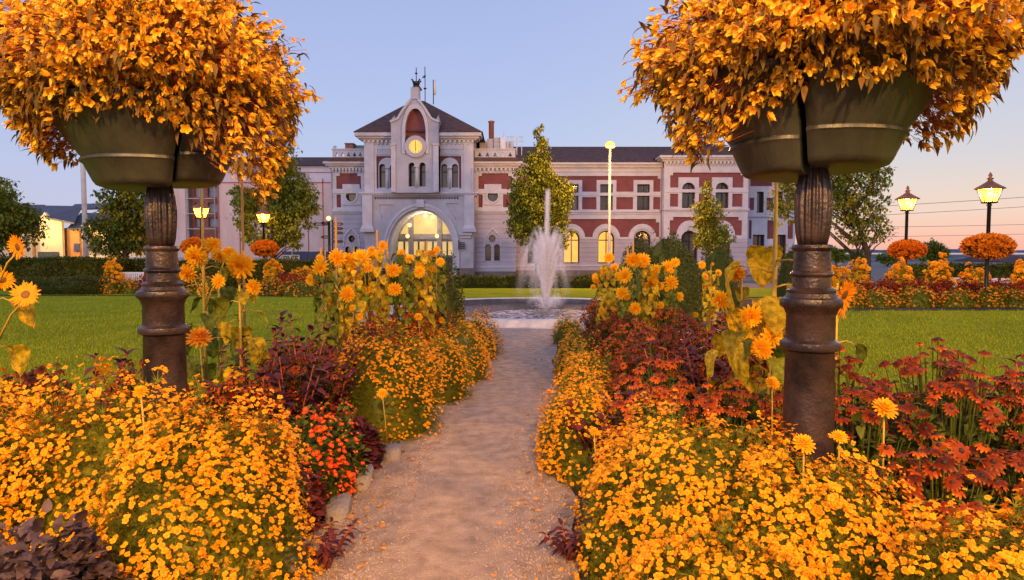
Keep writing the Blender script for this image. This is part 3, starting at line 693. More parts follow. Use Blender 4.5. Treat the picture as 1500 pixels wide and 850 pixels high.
# ---- side pavilions of the tower
def side_pav(x0, x1, cx, D, wx, small, lab):
    ow = circ(wx, 287 + 0, 7.6, ry=8.6)
    holes = [ow] + small
    plate_px(rect(x0, x1, 240, 405), D, .35, holes, M_brick, 'brick_wall', dy=.1)
    l, r = x0 + 6.5, x1 - 6.5
    A = [(l, 277), (wx - 12.5, 277), (wx - 12.5, 270), (wx + 12.5, 270), (wx + 12.5, 277), (r, 277), (r, 258), (r - 5, 258), (r - 5, 254), (l + 5, 254), (l + 5, 258), (l, 258)]
    B1 = rect(l, wx - 15, 285, 304); B2 = rect(wx + 15, r, 285, 304)
    plate_px(rect(x0, x1, 240, 309.9), D, .12, [A, B1, B2, ow], M_trim, 'facade_trim', dy=-.02)
    plate_px(rect(x0, x1, 310, 398), D, .14, small, M_rust, 'lower_wall', dy=-.045)
    f = window(ow, D, 'dark', mull=False, fw=1.2)
    b = MB(); b.plate(poly_px(circ(wx, 287, 10.2, ry=11), D), D - .08, D - .02, [poly_px(ow, D)]); b.build('window_surround', M_trim, ST_ROOT)
    b = MB(); bar_px(b, wx - 12.5, wx + 12.5, 299, 300.5, D, .1); bar_px(b, x0, x1, 278.5, 283.5, D, .07); bar_px(b, x0, x1, 307, 310.5, D, .16); bar_px(b, x0, x1, 311.5, 313, D, .1); bar_px(b, x0, x1, 390, 392, D, .09); b.split('string_course', M_trim, ST_ROOT)
    for s in small: window(s, D, 'dark', mull=False, fw=.8)
    cornice(x0, x1, 238, 247, D, [(0, .35, .55), (.35, .65, .40), (.65, 1, .2)], mat=M_trim, brackets=10)
    b = MB(); bar_px(b, x0 - 2, x1 + 3, 232.5, 238, D, .62, 2.5); b.build('eave_roof', M_slate, ST_ROOT)
    # pierced parapet
    b = MB(); tri = []
    n = 5
    for k in range(n):
        c = x0 + 3 + (x1 - x0 - 6) * (k + .5) / n
        tri.append([(c - 3, 229), (c, 222.5), (c + 3, 229)])
    b.plate(poly_px(rect(x0 + 1, x1 - 1, 219.5, 232.4), D), D + .1, D + .3, [poly_px(t, D) for t in tri])
    bar_px(b, x0, x1, 217.5, 219.4, D, -.05, .35); b.build('parapet', M_trim, ST_ROOT)
    b = MB(); bar_px(b, x0, x1, 398, 406, D, .14, .2); b.split('plinth', M_plinth, ST_ROOT)
    b = MB(); b.box(PX(x0, D) + .02, PX(x1, D) - .02, D + .46, D + 9, 0, PZ(238, D)); b.box(PX(x0 + 1, D), PX(x1 - 1, D), D + .31, D + 8, PZ(238, D), PZ(230, D)); b.build('pavilion_body', M_plaster, ST_ROOT)
DP = 46.3
side_pav(694.5, 756, 724, DP, 722, [circ(721, 349.5, 5, 14, 5.4), archp(715, 4.1, 362, 382), archp(728, 4.1, 362, 382)], 'right')
side_pav(487, 536, 511, DP, 515, [circ(515, 350, 4.6, 14, 5.2), archp(509, 3.8, 365, 384), archp(521, 3.8, 365, 384)], 'left')
# gothic hood over the little lights
b = MB()
for cx, yy in ((721.5, 333), (515, 333)):
    o1 = [(cx - 13, 362), (cx - 11, 345), (cx, yy), (cx + 11, 345), (cx + 13, 362), (cx + 11.4, 362), (cx + 9.6, 346), (cx, yy + 3), (cx - 9.6, 346), (cx - 11.4, 362)]
    b.plate(poly_px(o1, DP), DP - .12, DP - .05)
b.split('hood_moulding', M_trim, ST_ROOT)
# side wall details of the right pavilion (it faces the wing)
b = MB(); X = PX(756, DP)
b.box(X, X + .03, DP + .25, DP + .95, PZ(304, DP), PZ(285, DP)); b.box(X, X + .03, DP + .25, DP + .95, PZ(277, DP), PZ(258, DP)); b.build('brick_panel', M_brick, ST_ROOT)

# ---- centre tower
DT = 45.6; x0, x1 = 535, 694
wp = [archp(c, 4.6, 245, 275) for c in (561, 576.5, 606, 621.5, 651.5, 667)]
plate_px(rect(x0, x1, 198, 300), DT, .35, wp, M_brick, 'brick_wall', dy=.1)
def pairfield(a, b_, c):   # brick spandrel round a pair of windows
    top = 229; pts = [(a, 276), (c - 13.5, 276), (c - 13.5, 246)]
    pts += [(c - 13.5 * math.cos(math.pi * i / 10), 244 - 13 * math.sin(math.pi * i / 10)) for i in range(1, 10)]
    pts += [(c + 13.5, 246), (c + 13.5, 276), (b_, 276), (b_, top), (a, top)]
    return pts
pf = [pairfield(552.5, 585, 568.8), pairfield(642, 676, 659.3)]
plate_px(rect(x0, x1, 198, 283), DT, .12, wp + pf, M_trim, 'facade_trim', dy=-.02)
for i_, s in enumerate(wp): window(s, DT - (.72 if i_ in (2, 3) else 0), 'dark', mull=False, transom=252, fw=.8)
b = MB()
for c in (568.8, 613.8, 659.3):
    X = PX(c, DT); q_ = DT - (.78 if 610 < c < 620 else 0); b.tube([(X, q_ - .02, PZ(276, DT)), (X, q_ - .02, PZ(247, DT))], .09, 8); b.box(X - .16, X + .16, q_ - .14, q_ - .03, PZ(247, DT), PZ(244.5, DT))
b.split('colonnette', M_trim, ST_ROOT)
# corner pilasters and blind band
b = MB()
for a, c in ((535, 549), (680, 694)): bar_px(b, a, c, 203, 283, DT, .10)
for a, c in ((577 - 0, 583.5), (637.5, 645)): bar_px(b, a, c, 216, 283, DT, .90); bar_px(b, a - .6, c + .6, 213.6, 215.9, DT, .96)
b.split('pilaster', M_trim, ST_ROOT)
b = MB()
for a, c in ((551, 577), (645, 678)):
    n = 7
    bar_px(b, a, c, 217, 219, DT, .07)
    for k in range(n):
        u = a + (c - a) * (k + .5) / n; bar_px(b, u - 1.1, u + 1.1, 219.2, 225, DT, .06)
    bar_px(b, a, c, 225.2, 227, DT, .09)
b.build('blind_arcade', M_trim, ST_ROOT)
cornice(x0 - 2, 577.5, 196, 206, DT, [(0, .5, .55), (.5, .8, .35), (.8, 1, .15)], brackets=7)
cornice(645, x1 + 2, 196, 206, DT, [(0, .5, .55), (.5, .8, .35), (.8, 1, .15)], brackets=8)
# gable with the pointed niche
gab = [(577, 284), (577, 181), (586, 178), (593, 166), (601, 155), (605, 151), (617, 151), (621, 155), (629, 166), (636, 178), (645, 181), (645, 284)]
niche = pointed(611.5, 15.5, 192, 209, 33)
niche2 = [p for p in niche]
holes = [[(596, 226)] + [p for p in pointed(612, 14.8, 196, 226, 35)[1:-1]] + [(628, 226)], archp(606, 4.9, 245, 276), archp(621.5, 4.9, 245, 276)]
plate_px(gab, DT, .9, [pointed(612, 14.8, 194, 224, 33), archp(606, 4.6, 245, 275), archp(621.5, 4.6, 245, 275)], M_plaster, 'gable', dy=-.78)
b = MB(); b.plate(poly_px(pointed(612, 15.4, 195, 226, 36), DT), DT - .42, DT - .2); b.build('niche_brick', M_brick, ST_ROOT)
ring_o = pointed(612, 19, 196, 228, 40); ring_i = pointed(612, 14.8, 196, 228, 33)
b = MB(); b.plate(poly_px(ring_o + ring_i[::-1], DT), DT - .88, DT - .783); b.build('niche_moulding', M_trim, ST_ROOT)
# copings of the gable
b = MB()
cop = [(575, 181), (586, 176), (593, 164.5), (601, 153), (605, 149)]
for sgn in (0, 1):
    pts = [(x if not sgn else 1222 - x, y) for x, y in cop]
    inn = [(x + (2.2 if not sgn else -2.2), y + 2.4) for x, y in pts]
    pl = poly_px(pts + inn[::-1], DT); b.plate(pl, DT - .90, DT + 1.2)
b.split('gable_coping', M_trim, ST_ROOT)
b = MB(); bar_px(b, 605, 616.5, 131, 151.5, DT, .60, .25); bar_px(b, 604, 617.5, 147, 149, DT, .66, .3); b.build('pinnacle', M_plaster, ST_ROOT)
b = MB(); cx = PX(610.8, DT)
b.lathe([(.36, PZ(132, DT)), (.40, PZ(130.8, DT)), (.22, PZ(125, DT))], (cx, DT + .2), 4, smooth=False)
b.build('pinnacle_cap', M_slate, ST_ROOT)
b = MB(); b.lathe([(.20, PZ(124.5, DT)), (.26, PZ(119.5, DT)), (.24, PZ(119, DT))], (cx, DT + .2), 8)
for k in range(4):
    a = R(45 + 90 * k); b.tube([(cx + .2 * math.cos(a), DT + .2 + .2 * math.sin(a), PZ(119.5, DT)), (cx + .38 * math.cos(a), DT + .2 + .38 * math.sin(a), PZ(116.5, DT))], [.04, .06], 5)
b.tube([(cx, DT + .2, PZ(119, DT)), (cx, DT + .2, PZ(98, DT))], .028, 5)
b.lathe([(.01, PZ(108.3, DT)), (.09, PZ(107, DT)), (.09, PZ(106, DT)), (.01, PZ(104.8, DT))], (cx, DT + .2), 10)
b.build('finial', M_dark, ST_ROOT)
b = MB(); cx = PX(624, DT + 3); zz = DT + 3
b.tube([(cx, zz, PZ(152, zz)), (cx, zz, PZ(98, zz))], .03, 5); b.lathe([(.01, PZ(131.8, zz)), (.11, PZ(130.4, zz)), (.11, PZ(129.6, zz)), (.01, PZ(128, zz))], (cx, zz), 10)
b.plate([(cx - .22, PZ(114.5, zz)), (cx + .04, PZ(114, zz)), (cx + .06, PZ(110, zz)), (cx - .08, PZ(111, zz))], zz - .02, zz + .02)
b.build('weather_vane', M_dark, ST_ROOT)
cx = PX(636, DT + 3.4)
b = MB(); zz = DT + 3.4; b.tube([(cx, zz, PZ(153, zz)), (cx, zz, PZ(117, zz))], .035, 6); b.build('antenna_mast', M_dark, ST_ROOT)
b = MB(); b.tube([(cx + .1, zz, PZ(139, zz)), (cx + .1, zz, PZ(117.5, zz))], .085, 8); b.build('antenna', M_white, ST_ROOT)
# shoulder turrets beside the gable
b = MB()
for c in (579, 643):
    for a in (0,): b.add([(PX(c - 3, DT), DT - .76, PZ(180, DT)), (PX(c + 3, DT), DT - .76, PZ(180, DT)), (PX(c + 3, DT), DT + .6, PZ(180, DT)), (PX(c - 3, DT), DT + .6, PZ(180, DT)), (PX(c, DT), DT + .2, PZ(168, DT))], [(0, 1, 4), (1, 2, 4), (2, 3, 4), (3, 0, 4)])
b.split('gable_shoulder', M_plaster, ST_ROOT)
# hip roof of the tower + roof of the gable running back
X0, X1 = PX(522, DT), PX(708, DT); z0 = PZ(195.5, DT); zt = PZ(148, DT + 4)
xm0, xm1 = PX(606, DT + 4), PX(622, DT + 4)
b = MB(); b.add([(X0, DT - .62, z0), (X1, DT - .62, z0), (X1, DT + 9, z0), (X0, DT + 9, z0), (xm0, DT + 4, zt), (xm1, DT + 4, zt)], [(0, 1, 5, 4), (1, 2, 5), (2, 3, 4, 5), (3, 0, 4), (0, 3, 2, 1)])
gx0, gx1 = PX(584, DT), PX(638, DT)
b.build('tower_roof', M_slate, ST_ROOT)
b = MB(); zc = PZ(149, DT); b.add([(gx0, DT + .3, PZ(178, DT)), (PX(611.5, DT), DT + .3, zc), (gx1, DT + .3, PZ(178, DT)), (gx0, DT + 3.5, PZ(178, DT)), (PX(611.5, DT), DT + 4, zc), (gx1, DT + 3.5, PZ(178, DT))], [(0, 1, 4, 3), (1, 2, 5, 4)]); b.build('gable_roof', M_slate, ST_ROOT)
b = MB(); b.box(PX(x0, DT) + .02, PX(x1, DT) - .02, DT + .46, DT + 9, 4.62, PZ(196, DT)); b.box(PX(535, DT) + .02, PX(562, DT), DT + .3, DT + 9, 0, 4.6); b.box(PX(668, DT), PX(693, DT), DT + .3, DT + 9, 0, 4.6); b.build('tower_body', M_plaster, ST_ROOT)
# clock
ck = MB(); cx, cz = PX(612.5, DT), PZ(218, DT)
def disc(b, cx, cz, r, y0, y1, r_in=0, n=32):
    o_ = [(cx + r * math.cos(2 * math.pi * i / n), cz + r * math.sin(2 * math.pi * i / n)) for i in range(n)]
    h = [[(cx + r_in * math.cos(2 * math.pi * i / n), cz + r_in * math.sin(2 * math.pi * i / n)) for i in range(n)]] if r_in else []
    b.plate(o_, y0, y1, h)
disc(ck, cx, cz, .70, DT - .98, DT - .70, .43); clock = ck.build('clock', M_plaster, ST_ROOT)
def sub(b, name, m, par): o = b.build(name, m, None); o.parent = par; return o
b = MB(); disc(b, cx, cz, .425, DT - .93, DT - .80); sub(b, 'clock_face', M_clock, clock)
b = MB(); b.box(cx - .02, cx + .02, DT - .97, DT - .945, cz - .03, cz - .30); b.box(cx - .018, cx + .018, DT - .97, DT - .946, cz - .02, cz + .36)
for k in range(12):
    a = k * math.pi / 6; u, v_ = cx + .36 * math.sin(a), cz + .36 * math.cos(a); b.box(u - .018, u + .018, DT - .955, DT - .94, v_ - .03, v_ + .03)
sub(b, 'clock_hands', M_dark, clock)
# string course between floors with dentils
cornice(535, 694, 282, 287, DT, [(0, .5, .40), (.5, 1, .28)], name='string_course')
b = MB()
for k in range(30):
    u = 549 + (673 - 549) * (k + .5) / 30; bar_px(b, u - 1.1, u + 1.1, 288.5, 292.5, DT, .2)
bar_px(b, 547, 675, 293, 295, DT, .16); b.build('dentils', M_trim, ST_ROOT)
# lower storey with the great arch
DL = 45.4; cxA = 617
outer = [(545, 404), (545, 351), (534, 346), (534, 287.2), (695, 287.2), (695, 330), (694, 404)]
def archopen(hw, ys, ytop, yb=404, n=24, cx=cxA): return [(cx - hw, yb)] + [(cx - hw * math.cos(math.pi * i / n), ys - (ys - ytop) * math.sin(math.pi * i / n)) for i in range(n + 1)] + [(cx + hw, yb)]
A1 = archopen(52, 364, 302)
outer2 = [(534, 404)] + A1[0:1] + A1[1:-1] + A1[-1:] + [(694, 404), (694, 287.2), (534, 287.2)]
plate_px(outer2, DL, .5, [[(556, 300), (577, 300), (559, 322)], [(653, 298), (671, 298), (668, 322)]], M_plaster, 'portal_wall')
b = MB(); b.plate(poly_px(rect(552, 680, 296, 330), DL), DL + .06, DL + .2, [poly_px(archopen(53, 364, 300, 331), DL)] if False else [])
# spandrel recess backs only
b = MB(); b.plate(poly_px([(554, 299), (579, 299), (557, 324)], DL), DL + .08, DL + .12); b.plate(poly_px([(651, 297), (673, 297), (670, 324)], DL), DL + .08, DL + .12); b.split('spandrel_panel', M_plaster, ST_ROOT)
# archivolt rings
b = MB()
def ring(r1, t1, r2, t2, ys=364, n=28): 
    o_ = [(cxA - r1 * math.cos(math.pi * i / n), ys - (ys - t1) * math.sin(math.pi * i / n)) for i in range(n + 1)]
    i_ = [(cxA - r2 * math.cos(math.pi * i / n), ys - (ys - t2) * math.sin(math.pi * i / n)) for i in range(n + 1)]
    return [(cxA - r1, 404)] + o_ + [(cxA + r1, 404), (cxA + r2, 404)] + i_[::-1] + [(cxA - r2, 404)]
b.plate(poly_px(ring(56, 298, 52, 302), DL), DL - .16, DL - .003); b.plate(poly_px(ring(52.0, 302, 48.5, 306), DL), DL - .08, DL + .35); b.plate(poly_px(ring(48.5, 306, 45.5, 309), DL), DL + .12, DL + .9)
b.build('archivolt', M_trim, ST_ROOT)
b = MB(); bar_px(b, 611, 622, 293, 304, DL, .28, -.17); b.build('keystone', M_trim, ST_ROOT)
# corner buttresses with corbelled foot
b = MB()
for a, c in ((532, 546), (680.5, 694.5)):
    bar_px(b, a, c, 287, 330, DL, .22)
    X0, X1 = PX(a, DL), PX(c, DL)
    b.add([(X0, DL - .22, PZ(330, DL)), (X1, DL - .22, PZ(330, DL)), (X1, DL, PZ(330, DL)), (X0, DL, PZ(330, DL)), (X0 - .12, DL - .34, PZ(336, DL)), (X1 + .12, DL - .34, PZ(336, DL)), (X1 + .12, DL, PZ(336, DL)), (X0 - .12, DL, PZ(336, DL))], [(0, 1, 5, 4), (1, 2, 6, 5), (3, 0, 4, 7), (4, 5, 6, 7)])
    bar_px(b, a - 3, c + 3, 336.2, 340, DL, .34)
    b.build('buttress', M_trim, ST_ROOT); b = MB()
b = MB(); bar_px(b, 673, 692, 341, 345, DL, .2); bar_px(b, 675, 690, 346, 349, DL, .12); b.build('impost', M_trim, ST_ROOT)
b = MB(); bar_px(b, 669.5, 694, 393, 406, DL, .16, .2); bar_px(b, 534, 564.5, 393, 406, DL, .16, .2); b.split('plinth', M_plinth, ST_ROOT)
# vestibule jambs and lit glazed screen 2 m in
DV = 48.2
b = MB(); n = 24
pf_ = poly_px(archopen(45.5, 364, 309), DL)
V = [(x, DL + .9, z) for x, z in pf_] + [(x, DV + .4, z) for x, z in pf_]; k = len(pf_)
b.add(V, [(i, i + 1, i + 1 + k, i + k) for i in range(k - 1)]); b.build('vault', M_plaster, ST_ROOT)
def AV(hw, yt): return archopen(hw, 364, yt, 404)
scr = MB(); sx = 611.5 + 4.5
big = [(x, y) for x, y in archopen(46, 364, 309, 404, cx=617)]
plate_px(big, DV, .06, [], M_lithall, 'hall_glazing', dy=.25)
b = MB(); bar_px(b, 568, 666, 343, 350.5, DV, .12, .2)
for u in (602, 644): bar_px(b, u - 3.5, u + 3.5, 302, 404, DV, .16, .2)
for u in (581, 592, 613, 623, 634, 655): bar_px(b, u - .7, u + .7, 350.5, 404, DV, .05, .15)
bar_px(b, 568, 666, 350.7, 354, DV, .04, .15); bar_px(b, 568, 666, 374, 376, DV, .05, .12)
b.build('entrance_screen', M_screen, ST_ROOT)
b = MB()
for u in (575, 586.5, 597, 608, 618, 628.5, 639, 650, 660): bar_px(b, u - 5, u + 5, 376, 404, DV, -.03, .06)
for u in (581, 592, 613, 623, 634, 655, 570, 664): bar_px(b, u - 1.1, u + 1.1, 354, 404, DV, .08, .10)
b.build('entrance_doors', M_greenshut, ST_ROOT)
for u, v_ in ((623, 316), (634, 318), (650, 322), (597, 346), (640, 346), (600, 330)):
    b = MB(); X, Z = PX(u, DV - .6, v_), PZ(v_, DV - .6)
    b.lathe([(.01, Z - .15), (.11, Z - .10), (.15, Z), (.11, Z + .10), (.01, Z + .15)], (X, DV - .6), 12); b.build('hanging_globe', M_globe, ST_ROOT)
point('hall_light', (PX(617, DL), DV - .9, 3.9), 110, .25, (1, .72, .38))
# striped banner beside the arch
b = MB()
for k in range(4): b.box(PX(672.5, DL), PX(681.5, DL), DL - .30, DL - .28, PZ(355 + 2.6 * k, DL) - .075, PZ(355 + 2.6 * k, DL))
b.box(PX(671.5, DL), PX(672.4, DL), DL - .31, DL, PZ(366, DL), PZ(352, DL)); b.build('striped_sign', M_dark, ST_ROOT)
# downpipes
b = MB()
for u, D_ in ((694.5, DL - .1), (970.5, DE + .2), (487, DP)): b.tube([(PX(u, D_), D_ - .06, .2), (PX(u, D_), D_ - .06, PZ(246, D_))], .05, 6)
b.split('downpipe', M_pole, ST_ROOT)
# things on the roofs
def chimney(x0, x1, y0, y1, D, round_=False, m=None):
    b = MB()
    if round_:
        X = PX((x0 + x1) / 2, D); r = (PX(x1, D) - PX(x0, D)) / 2
        b.lathe([(r * .85, PZ(y1, D)), (r * .85, PZ(y0 + 3, D)), (r * 1.1, PZ(y0 + 2.5, D)), (r * 1.05, PZ(y0 + 1, D)), (r * .4, PZ(y0, D))], (X, D), 12)
    else:
        b.box(PX(x0, D), PX(x1, D), D, D + .8, PZ(y1, D), PZ(y0, D)); bar_px(b, x0 - .8, x1 + .8, y0 - 1.2, y0 - .1, D, .06, .86)
    b.build('chimney', m or M_chim, ST_ROOT)
chimney(715.5, 724.5, 177, 220, DP + 4, True); chimney(507, 519, 211, 232, DP + 3)
b = MB(); b.box(PX(519.5, 49.6), PX(534, 49.6), 49.6, 51, PZ(234, 49.6), PZ(213, 49.6)); b.build('roof_hatch', M_copper, ST_ROOT)
b = MB(); b.lathe([(.06, PZ(219, DP)), (.10, PZ(217.5, DP)), (.05, PZ(216.5, DP)), (.14, PZ(214.5, DP)), (.05, PZ(212.8, DP))], (PX(491, DP), DP + .2), 10)
b.build('urn_finial', M_trim, ST_ROOT)
DX = DP + 3.2
b = MB()
for k, (a, c, t) in enumerate(((703, 713, 206), (713.5, 722, 203), (723, 733, 201), (741, 752, 207))): b.box(PX(a, DX), PX(c, DX), DX + .1 * k, DX + 1.5, PZ(236, DX), PZ(t, DX))
b.split('plant_room', M_pole, ST_ROOT)
b = MB(); bar_px(b, 733, 740, 202, 236, DX, .1, 1.2); b.build('vent_stack', M_white, ST_ROOT)
b = MB()
for u in (744, 750, 757, 764): b.tube([(PX(u, DX), DX - .3, PZ(232, DX)), (PX(u, DX), DX - .3, PZ(201, DX))], .035, 5)
for v_ in (201.5, 208): b.tube([(PX(742, DX), DX - .3, PZ(v_, DX)), (PX(766, DX), DX - .3, PZ(v_, DX))], .03, 5)
b.tube([(PX(738, DX), DX, PZ(236, DX)), (PX(738, DX), DX, PZ(193, DX))], .03, 5)
b.split('roof_railing', M_white, ST_ROOT)
# roof ridge behind the pavilion
b = MB(); b.box(PX(700, DX), PX(775, DX), DX + 1.6, DX + 5, PZ(236, DX), PZ(215, DX)); b.build('rear_block', M_slate, ST_ROOT)
# ------------------------------------------------------------------ buildings on the left
# sheeted building under renovation
DB = 50.0
rb = thing('scaffolded_building', (PX(365, DB), DB, 0), 'tall building wrapped in pinkish scaffold sheeting with red edging, left of the station', 'building')
zt = PZ(243, DB)
op = rect(276, 320, 258, 360)
plate_px(rect(225, 487, 243, 404), DB, .12, [op], M_sheetw, 'sheeting', rb)
plate_px(rect(228, 275, 262, 382), DB, .05, [], M_sheet, 'sheeting', rb, dy=-.08)
plate_px(rect(321, 486, 268, 384), DB, .05, [], M_sheet, 'sheeting', rb, dy=-.08)
b = MB()
for u in (249, 322, 352, 396, 418, 436, 452, 474): bar_px(b, u - .55, u + .55, 262, 386, DB, .12, -.09)
bar_px(b, 321, 486, 267, 268.6, DB, .12, -.09); bar_px(b, 321, 487, 252.3, 253.3, DB, .04, -.003); bar_px(b, 228, 275, 268, 269, DB, .12, -.09); b.split('edging', M_redstrip, rb)
b = MB()
for v_ in (268, 291, 313, 335, 352): bar_px(b, 277, 319, v_, v_ + 1.3, DB, .5, -.3)
for u in (277, 298, 319): b.tube([(PX(u, DB), DB - .45, 0), (PX(u, DB), DB - .45, PZ(255, DB))], .035, 5)
b.build('scaffold', M_pole, rb)
plate_px(rect(276, 321, 257, 361), DB, .2, [rect(281, 295, 272, 288), rect(301, 315, 272, 288), rect(281, 295, 296, 310), rect(301, 315, 296, 310), rect(281, 295, 318, 332), rect(301, 315, 318, 332)], M_chim, 'brick_wall', rb, dy=.5)
for cx_ in (288, 308):
    for v_ in (272, 296, 318): window(rect(cx_ - 7, cx_ + 7, v_, v_ + (16 if v_ == 272 else 14)), DB + .5, 'dark', transom=v_ + 5, parent=rb)
b = MB(); b.box(PX(228, DB), PX(486, DB), DB + .75, DB + 10, 0, zt - .05); b.build('body', M_plaster, rb)
b = MB(); X0, X1 = PX(222, DB), PX(500, DB); zz = PZ(230.5, DB + 4)
b.add([(X0, DB - .3, zt), (X1, DB - .3, zt), (X1, DB + 4, zz), (X0, DB + 4, zz), (X0, DB + 11, zt), (X1, DB + 11, zt)], [(0, 1, 2, 3), (3, 2, 5, 4), (0, 3, 4), (1, 5, 2)]); b.build('roof', M_slate, rb)
# hoarding and low wall
hb = MB()
for i in range(6): hb.box(PX(412 + 12.6 * i, 44), PX(424.2 + 12.6 * i, 44), 44, 44.06, 0, PZ(368.5 + .2 * (i % 2), 44))
o = hb.build('hoarding', M_blueh); tag(o, 'dark blue construction hoarding behind the white letter sign', 'fence')
hb = MB(); hb.box(PX(180, 46), PX(411, 46), 46, 46.3, 0, PZ(379, 46)); hb.box(PX(180, 46), PX(411, 46), 45.95, 46.35, PZ(378.9, 46), PZ(377, 46))
tag(hb.build('low_wall', M_trim), 'long low pale wall in front of the sheeted building', 'wall')
# sign with letters
sg = thing('letter_sign', (PX(426.5, 38), 38, 0), 'white board lettered PVS on a pole, in front of the dark blue hoarding', 'sign')
D = 38; b = MB(); b.box(PX(413, D), PX(438, D), D - .03, D, PZ(387, D), PZ(373.5, D)); b.build('board', M_white, sg)
b = MB(); b.tube([(PX(426.5, D), D + .04, 0), (PX(426.5, D), D + .04, PZ(368, D))], .04, 6); b.build('pole', M_pole, sg)
def text(s, name, x, y, z, size, m, parent, rz=0, ext=.006):
    cu = bpy.data.curves.new(name, 'FONT'); cu.body = s; cu.size = size; cu.extrude = ext; cu.align_x = 'CENTER'; cu.align_y = 'CENTER'
    tmp = bpy.data.objects.new(name, cu); COL.objects.link(tmp); dg = bpy.context.evaluated_depsgraph_get(); me = bpy.data.meshes.new_from_object(tmp.evaluated_get(dg))
    bpy.data.objects.remove(tmp); me.materials.clear(); me.materials.append(m)
    o = bpy.data.objects.new(name, me); link(o, parent); o.rotation_euler = (R(90), 0, rz); o.location = Vector((x, y, z)) - (parent.location if parent else Vector()); return o
text("PV'S", 'lettering', PX(425.5, D), D - .04, PZ(380, D), .50, M_dark, sg)
# finger post
fp = thing('signpost', (PX(483, 36), 36, 0), 'black finger post with many direction arms under a yellow globe, left of the station', 'signpost')
D = 36; zf = lambda y: PZ(y, D)
b = MB(); b.tube([(PX(482, D), D, 0), (PX(482, D), D, zf(324))], .07, 8); b.tube([(PX(487, D), D, 0), (PX(487, D), D, zf(322))], .04, 6); b.build('post', M_dark, fp)
b = MB(); X = PX(481.5, D); b.lathe([(.01, zf(323.5)), (.10, zf(322)), (.13, zf(320)), (.09, zf(317.6)), (.01, zf(316.6))], (X, D), 14); b.build('globe', M_globe, fp)
def arm(a, c, v_, tipr, hh=2.2):
    s = 1 if c > a else -1
    o_ = [(a, v_ - hh), (c - 3 * s, v_ - hh), (c, v_), (c - 3 * s, v_ + hh), (a, v_ + hh)]
    i_ = [(a + 2 * s, v_ - .8), (c - 4 * s, v_ - .8), (c - 4 * s, v_ + .8), (a + 2 * s, v_ + .8)]
    b = MB(); b.plate(poly_px(o_, D), D - .09, D - .05, [poly_px(i_, D)] if tipr else []); b.build('direction_arm', M_dark, fp)
for a, c, v_, t_ in ((482, 459, 328.5, 1), (482, 470, 327, 1), (487, 504, 328.5, 1), (487, 504, 335, 0), (487, 504, 341.5, 0), (482, 470, 347.5, 1), (487, 504, 354, 0), (487, 494, 347, 1)): arm(a, c, v_, t_)
# yellow lit building far left
yb = thing('gabled_building', (PX(100, 58), 58, 0), 'low cream building lit yellow with grey gabled roofs, beyond the hedge at the far left', 'building')
D = 58
plate_px(rect(-120, 84, 334, 398), D, .3, [], M_cream, 'wall', yb); plate_px([(72, 398), (72, 322), (80, 312), (88, 322), (104, 322), (104, 398)], D, .3, [], M_cream, 'gable_wall', yb, dy=-1.2)
plate_px(rect(104, 122, 334, 398), D, .3, [], M_orangew, 'ochre_wall', yb, dy=-.6); plate_px(rect(122, 215, 330, 398), D, .3, [], M_cream, 'wall', yb, dy=-.3)
b = MB(); n = 14
o_ = [(66 - 18 * math.cos(math.pi * i / n), 352 - 16 * math.sin(math.pi * i / n)) for i in range(n + 1)]; i_ = [(66 - 15 * math.cos(math.pi * i / n), 352 - 13 * math.sin(math.pi * i / n)) for i in range(n + 1)]
b.plate(poly_px([(48, 380)] + o_ + [(84, 380), (81, 380)] + i_[::-1] + [(51, 380)], D), D - .15, D - .01); b.build('arch_moulding', M_orangew, yb)
b = MB(); b.plate(poly_px(rect(70, 99, 369, 382), D), D - 1.35, D - 1.25); b.build('shutter', M_greenshut, yb)
b = MB()
for a in (115, 132, 142): b.plate(poly_px(rect(a, a + 8, 357, 368), D), D - .72, D - .64)
b.split('window', M_blueh, yb)
def roof(name, pts, D0, D1, th=.1, m=M_roofgrey, par=None):
    b = MB(); (ax, ay), (bx, by), (cx_, cy_), (dx, dy) = pts
    b.add([P(ax, ay, D0), P(bx, by, D0), P(cx_, cy_, D1), P(dx, dy, D1)], [(0, 1, 2, 3)]); o = b.build(name, m, par)
    s = o.modifiers.new('thick', 'SOLIDIFY'); s.thickness = .15; return o
roof('roof', [(-120, 334), (78, 334), (66, 300), (-100, 300)], D - .4, D + 5, par=yb); roof('roof', [(66, 318), (108, 326), (120, 302), (58, 301)], D - 1.6, D + 4, par=yb)
roof('roof', [(98, 335), (218, 331), (205, 312), (118, 312)], D - 1.0, D + 4, par=yb); roof('roof', [(100, 306), (215, 303), (212, 296), (110, 299)], D + 5, D + 8, par=yb)
b = MB(); b.box(PX(-118, D), PX(214, D), D + .35, D + 9, 0, PZ(334, D)); b.build('body', M_cream, yb)
point('wall_light', (PX(88, D), D - 3.2, 3.6), 380, .2, (1, .62, .2)); point('wall_light', (PX(150, D), D - 3.0, 3.4), 380, .2, (1, .62, .2))
for u in (83, 146):
    b = MB(); X = PX(u, D); b.lathe([(.25, 3.55), (.28, 3.5), (.10, 3.85)], (X, D - 1.6), 10); o = b.build('wall_lamp', M_globe, yb)
# flagpole
b = MB(); D = 40; X = PX(124.5, D); b.tube([(X, D, 0), (X, D, PZ(200, D)), (X, D, PZ(60, D))], [.15, .13, .09], 10); fpn = thing('flagpole', (X, D, 0), 'tall white flagpole behind the hedge, left of the left planter', 'flagpole')
b.build('pole', M_white, fpn); b = MB(); b.lathe([(.01, PZ(60, D)), (.13, PZ(58, D)), (.01, PZ(56, D))], (X, D), 10); b.build('knob', M_trim, fpn)

